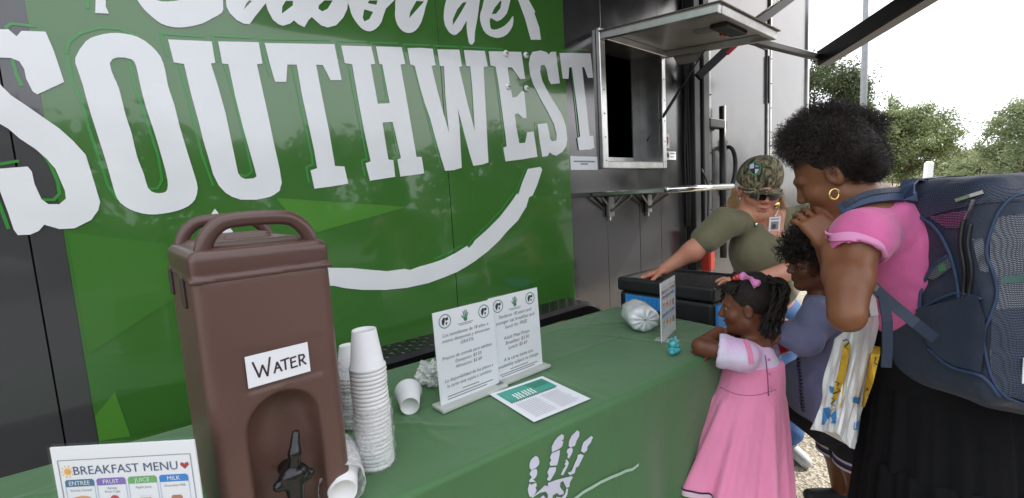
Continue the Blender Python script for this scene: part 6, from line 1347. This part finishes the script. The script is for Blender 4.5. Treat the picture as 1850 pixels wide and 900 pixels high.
NAVY2 = mat('navy webbing', srgb(44, 62, 92), .6, var=.12, vscale=20, bump=.3, bscale=400)
NETD = weave('navy net', srgb(24, 31, 46), srgb(66, 80, 104), 85); NETS = weave('silver lined net', srgb(44, 48, 58), srgb(132, 136, 146), 95); NETP = weave('net over pink', srgb(40, 44, 62), srgb(150, 66, 116), 70)
bu = CV(1, -.02, .0); bvv = CV(.16, 1, .0); bw = nrm(np.cross(bu, bvv)); bvv = np.cross(bw, bu); BR = np.stack([bu, bvv, bw], 1)
pc = np.array(P(1802, 520, 1.20))
s = SDF(.007); s.rbox(pc, (.225, .265, .195), BR, .055, .03); s.rbox(pc+bu*.05+bvv*.05, (.19, .23, .205), BR, .08, .05); s.rbox(pc-bu*.05-bvv*.16, (.17, .125, .185), BR, .06, .05); s.ell(pc-bu*.02+bvv*.17, (.19, .13, .20), BR, .06)
pack = grow(s, 'pack_body', NAVYC, BP, [(.009, 14, (1, 1, 1), 41), (.0035, 42, (1, 1, 1), 42)])
bvp = bvh_of(pack)
s = SDF(.007); s.rbox(pc+bu*.228+bvv*.07, (.028, .15, .15), BR, .025, .02); grow(s, 'outer_pocket', NETD, BP, [(.004, 20, (1, 1, 1), 44)])
b = MB(); b.tube([pc+bu*.262+bvv*(-.07)+bw*x for x in np.linspace(-.13, .13, 12)], .004, 6); b.build('outer_zip', BLK, BP, True)
patch('top_net_panel', [(1652, 372), (1672, 352), (1705, 336), (1760, 334), (1850, 342)], [(1668, 400), (1690, 388), (1730, 378), (1775, 368), (1850, 362)], 26, 8, bvp, NETD, BP, .004)
patch('side_net_panel', [(1680, 392), (1720, 384), (1752, 380)], [(1712, 412), (1735, 412), (1742, 408)], 12, 6, bvp, NETP, BP, .004)
patch('front_net_panel', [(1800, 392), (1788, 440), (1792, 500), (1800, 540), (1792, 600), (1790, 660), (1806, 700)], [(1905, 380), (1912, 440), (1915, 520), (1915, 600), (1912, 660), (1905, 700), (1890, 728)], 30, 14, bvp, NETS, BP, .004)
patch('front_lower_panel', [(1792, 560), (1792, 620), (1795, 680), (1812, 712)], [(1905, 548), (1912, 620), (1905, 690), (1890, 732)], 18, 12, bvp, NETD, BP, .006)
patch('front_window', [(1758, 432), (1766, 470), (1772, 490)], [(1776, 430), (1784, 465), (1786, 492)], 8, 4, bvp, NETS, BP, .004)
patch('teal_item', [(1806, 500), (1850, 494)], [(1806, 512), (1850, 508)], 6, 4, bvp, mat('teal item', (.06, .13, .12), .5), BP, .0055)
patch('pocket_window', [(1672, 500), (1700, 474), (1716, 462)], [(1690, 505), (1722, 482), (1720, 470)], 8, 4, bvp, NETS, BP, .004)
patch('pocket_green', [(1698, 480), (1710, 474)], [(1702, 492), (1714, 486)], 3, 3, bvp, mat('green item', (.05, .22, .10), .5), BP, .006)
patch('lower_pocket', [(1662, 560), (1672, 600), (1694, 636), (1730, 660)], [(1770, 530), (1782, 580), (1782, 630), (1775, 672)], 16, 12, bvp, NAVYC, BP, .012)
def piping(name, pts, r_, m, off=.004): b = MB(); b.tube([hit(bvp, x, y, off, 1.1) for x, y in resample(pts, 40)], r_, 8); return b.build(name, m, BP, True)
piping('piping', [(1850, 350), (1825, 358), (1802, 385), (1786, 430), (1782, 460), (1794, 495), (1800, 530), (1790, 570), (1778, 610), (1792, 680), (1815, 715), (1850, 728)], 0.0036, NAVY2)
piping('piping', [(1652, 385), (1690, 410), (1715, 450), (1730, 500), (1735, 540)], .004, NAVY2); piping('zip_seam', [(1742, 400), (1738, 440), (1745, 490), (1742, 540)], .0045, BLK); piping('zip_seam', [(1755, 405), (1750, 440), (1757, 490), (1752, 540)], .0045, BLK)
piping('piping', [(1664, 560), (1690, 545), (1730, 530), (1775, 540)], .004, NAVY2); piping('piping', [(1664, 570), (1668, 520), (1690, 480), (1715, 462)], .004, NAVY2); piping('piping', [(1680, 630), (1720, 662), (1775, 680), (1805, 715)], .005, NAVY2)
ribbon('zip_pull', [hit(bvp, *p, .012, 1.1) for p in ((1735, 364), (1758, 356), (1778, 350))], .008, nrm(UP+HF*.2), SILV, BP); ribbon('zip_pull', [hit(bvp, *p, .012, 1.1) for p in ((1764, 362), (1757, 380), (1750, 396))], .008, HR, SILV, BP)
b = MB(); tg_ = hit(bvp, 1853, 668, .006, 1.1); b.box(-.012, .012, -.03, .03, -.001, .001, 0, frame(tg_, HR, UP)); b.build('label_tag', PAPER, BP)
bvt = bvh_of(top_, body4)
patch('sleeve_band', [(1492, 430), (1506, 436), (1541, 435), (1584, 450), (1594, 470)], [(1490, 416), (1502, 422), (1545, 420), (1590, 437), (1604, 462)], 24, 5, bvh_of(top_), PKT, MO, .003, 1.12)
def on_top(pts, off): return [hit(bvt, x, y, off, 1.15) for x, y in pts]
ribbon('shoulder_strap', on_top(resample([(1524, 382), (1545, 366), (1580, 358), (1615, 357), (1648, 362)], 16), .010), .030, nrm(UP*1.0+HF*.5), NAVY2, BP, .012)
ribbon('shoulder_strap_edge', on_top(resample([(1528, 372), (1548, 357), (1582, 349), (1615, 350), (1645, 356)], 16), .012), .014, nrm(UP*1.0+HF*.5), NAVYC, BP, .012)
ribbon('carry_loop', [np.array(P(*p)) for p in ((1640, 356, 1.16), (1638, 338, 1.17), (1646, 325, 1.20), (1666, 328, 1.22), (1688, 345, 1.20))], .035, HF, NAVY2, BP, .005)
ribbon('far_strap', [np.array(P(*p)) for p in ((1672, 326, 1.45), (1700, 322, 1.47), (1730, 328, 1.46), (1752, 342, 1.42))], .05, HF, BLK, BP, .012)
lo_ = [np.array(P(*p)) for p in ((1572, 512, 1.145), (1590, 530, 1.135), (1620, 556, 1.12), (1655, 585, 1.10), (1690, 612, 1.10))]; ribbon('lower_strap', lo_, .026, nrm(UP+HR*.6), NAVYC, BP, .003)
ribbon('strap_tail', [np.array(P(*p)) for p in ((1596, 535, 1.13), (1603, 580, 1.12), (1603, 630, 1.12), (1601, 664, 1.12))], .026, HR, NAVYC, BP, .003)
b = MB(); b.box(-.018, .018, -.010, .010, -.004, .004, .003, frame(np.array(P(1581, 520, 1.14)), nrm(HR-UP*.6), nrm(UP+HR*.6))); b.build('buckle', ALU_D, BP)

# ------------------------------------------------------------------ tote bag
TT = thing('tote_bag', 'white plastic tote bag with yellow and blue print hanging by the black skirt', 'tote bag')
BAGM = mat('white bag plastic', (.72, .71, .70), .4, var=.05, vscale=14, bump=.3, bscale=25, bdist=.006)
tp_ = [(1508, 612, 1.36), (1538, 590, 1.30), (1562, 578, 1.25), (1592, 562, 1.30), (1596, 566, 1.42), (1540, 600, 1.46)]; bt_ = [(1467, 777, 1.36), (1490, 779, 1.31), (1512, 782, 1.26), (1534, 808, 1.31), (1545, 800, 1.42), (1490, 778, 1.46)]
rows = 18; V = []; nn_ = 36
for i in range(rows+1):
    t = i/rows; lp_ = [np.array(P(*a))*(1-t)+np.array(P(*b_))*t for a, b_ in zip(tp_, bt_)]; seq = []
    for k in range(6):
        for j in range(6): u = j/6; seq.append(lp_[k]*(1-u)+lp_[(k+1) % 6]*u)
    cen = sum(lp_)/6
    for k, p in enumerate(seq): d = nrm(p-cen); V.append(p+d*(.006*math.sin(k*1.1+i*.35)+.004*math.sin(k*2.3-i*.6))*(.3+t))
bag = obj('bag_body', V, [(i*nn_+k, i*nn_+(k+1) % nn_, (i+1)*nn_+(k+1) % nn_, (i+1)*nn_+k) for i in range(rows) for k in range(nn_)]+[tuple(rows*nn_+k for k in range(nn_))], BAGM, TT, False)
bvt2 = bvh_of(bag); YEL = mat('yellow print', (.70, .42, .03), .6, var=.25, vscale=40); BLP = mat('blue bag print', (.03, .20, .48), .6)
def bprint(nm, pts, m, off=.004): p3 = [hit(bvt2, *p, off, 1.27) for p in pts]; return obj(nm, p3, geometry.tessellate_polygon([[Vector(p) for p in p3]]), m, TT)
bprint('yellow_print', [(1526, 622), (1537, 620), (1534, 660), (1528, 690), (1526, 710), (1517, 735), (1506, 742), (1503, 735), (1510, 700), (1516, 670)], YEL)
bprint('yellow_print', [(1560, 690), (1570, 640), (1588, 600), (1590, 640), (1578, 690), (1562, 735), (1553, 735)], YEL)
for pts in (((1500, 698), (1509, 700), (1507, 711), (1499, 709)), ((1490, 738), (1500, 736), (1503, 752), (1512, 740), (1513, 766), (1500, 764), (1496, 756), (1491, 768), (1484, 767)), ((1540, 716), (1551, 718), (1549, 729), (1539, 726)), ((1543, 762), (1549, 760), (1546, 776), (1541, 776))): bprint('blue_print', pts, BLP)
ps = MB()
for pts in (((1527, 617), (1534, 614), (1538, 619), (1530, 628), (1536, 632)), ((1512, 690), (1520, 694), (1513, 700), (1519, 706), (1509, 712)), ((1506, 720), (1513, 724), (1504, 730), (1512, 734)), ((1574, 650), (1582, 646), (1580, 656), (1586, 660)), ((1559, 700), (1567, 702), (1560, 710), (1568, 714))): ps.tube([hit(bvt2, *p, .006, 1.27) for p in pts], .0016, 4)
ps.build('outline_print', INK, TT)
for a, b_ in (((1545, 596, 1.31), (1580, 570, 1.27)), ((1560, 592, 1.44), (1592, 566, 1.40))):
    A, B = np.array(P(*a)), np.array(P(*b_)); ribbon('handle', smooth_open([A, A*.7+B*.3+UP*.10, A*.4+B*.6+UP*.12, B], 5), .022, HR, BAGM, TT, .002)
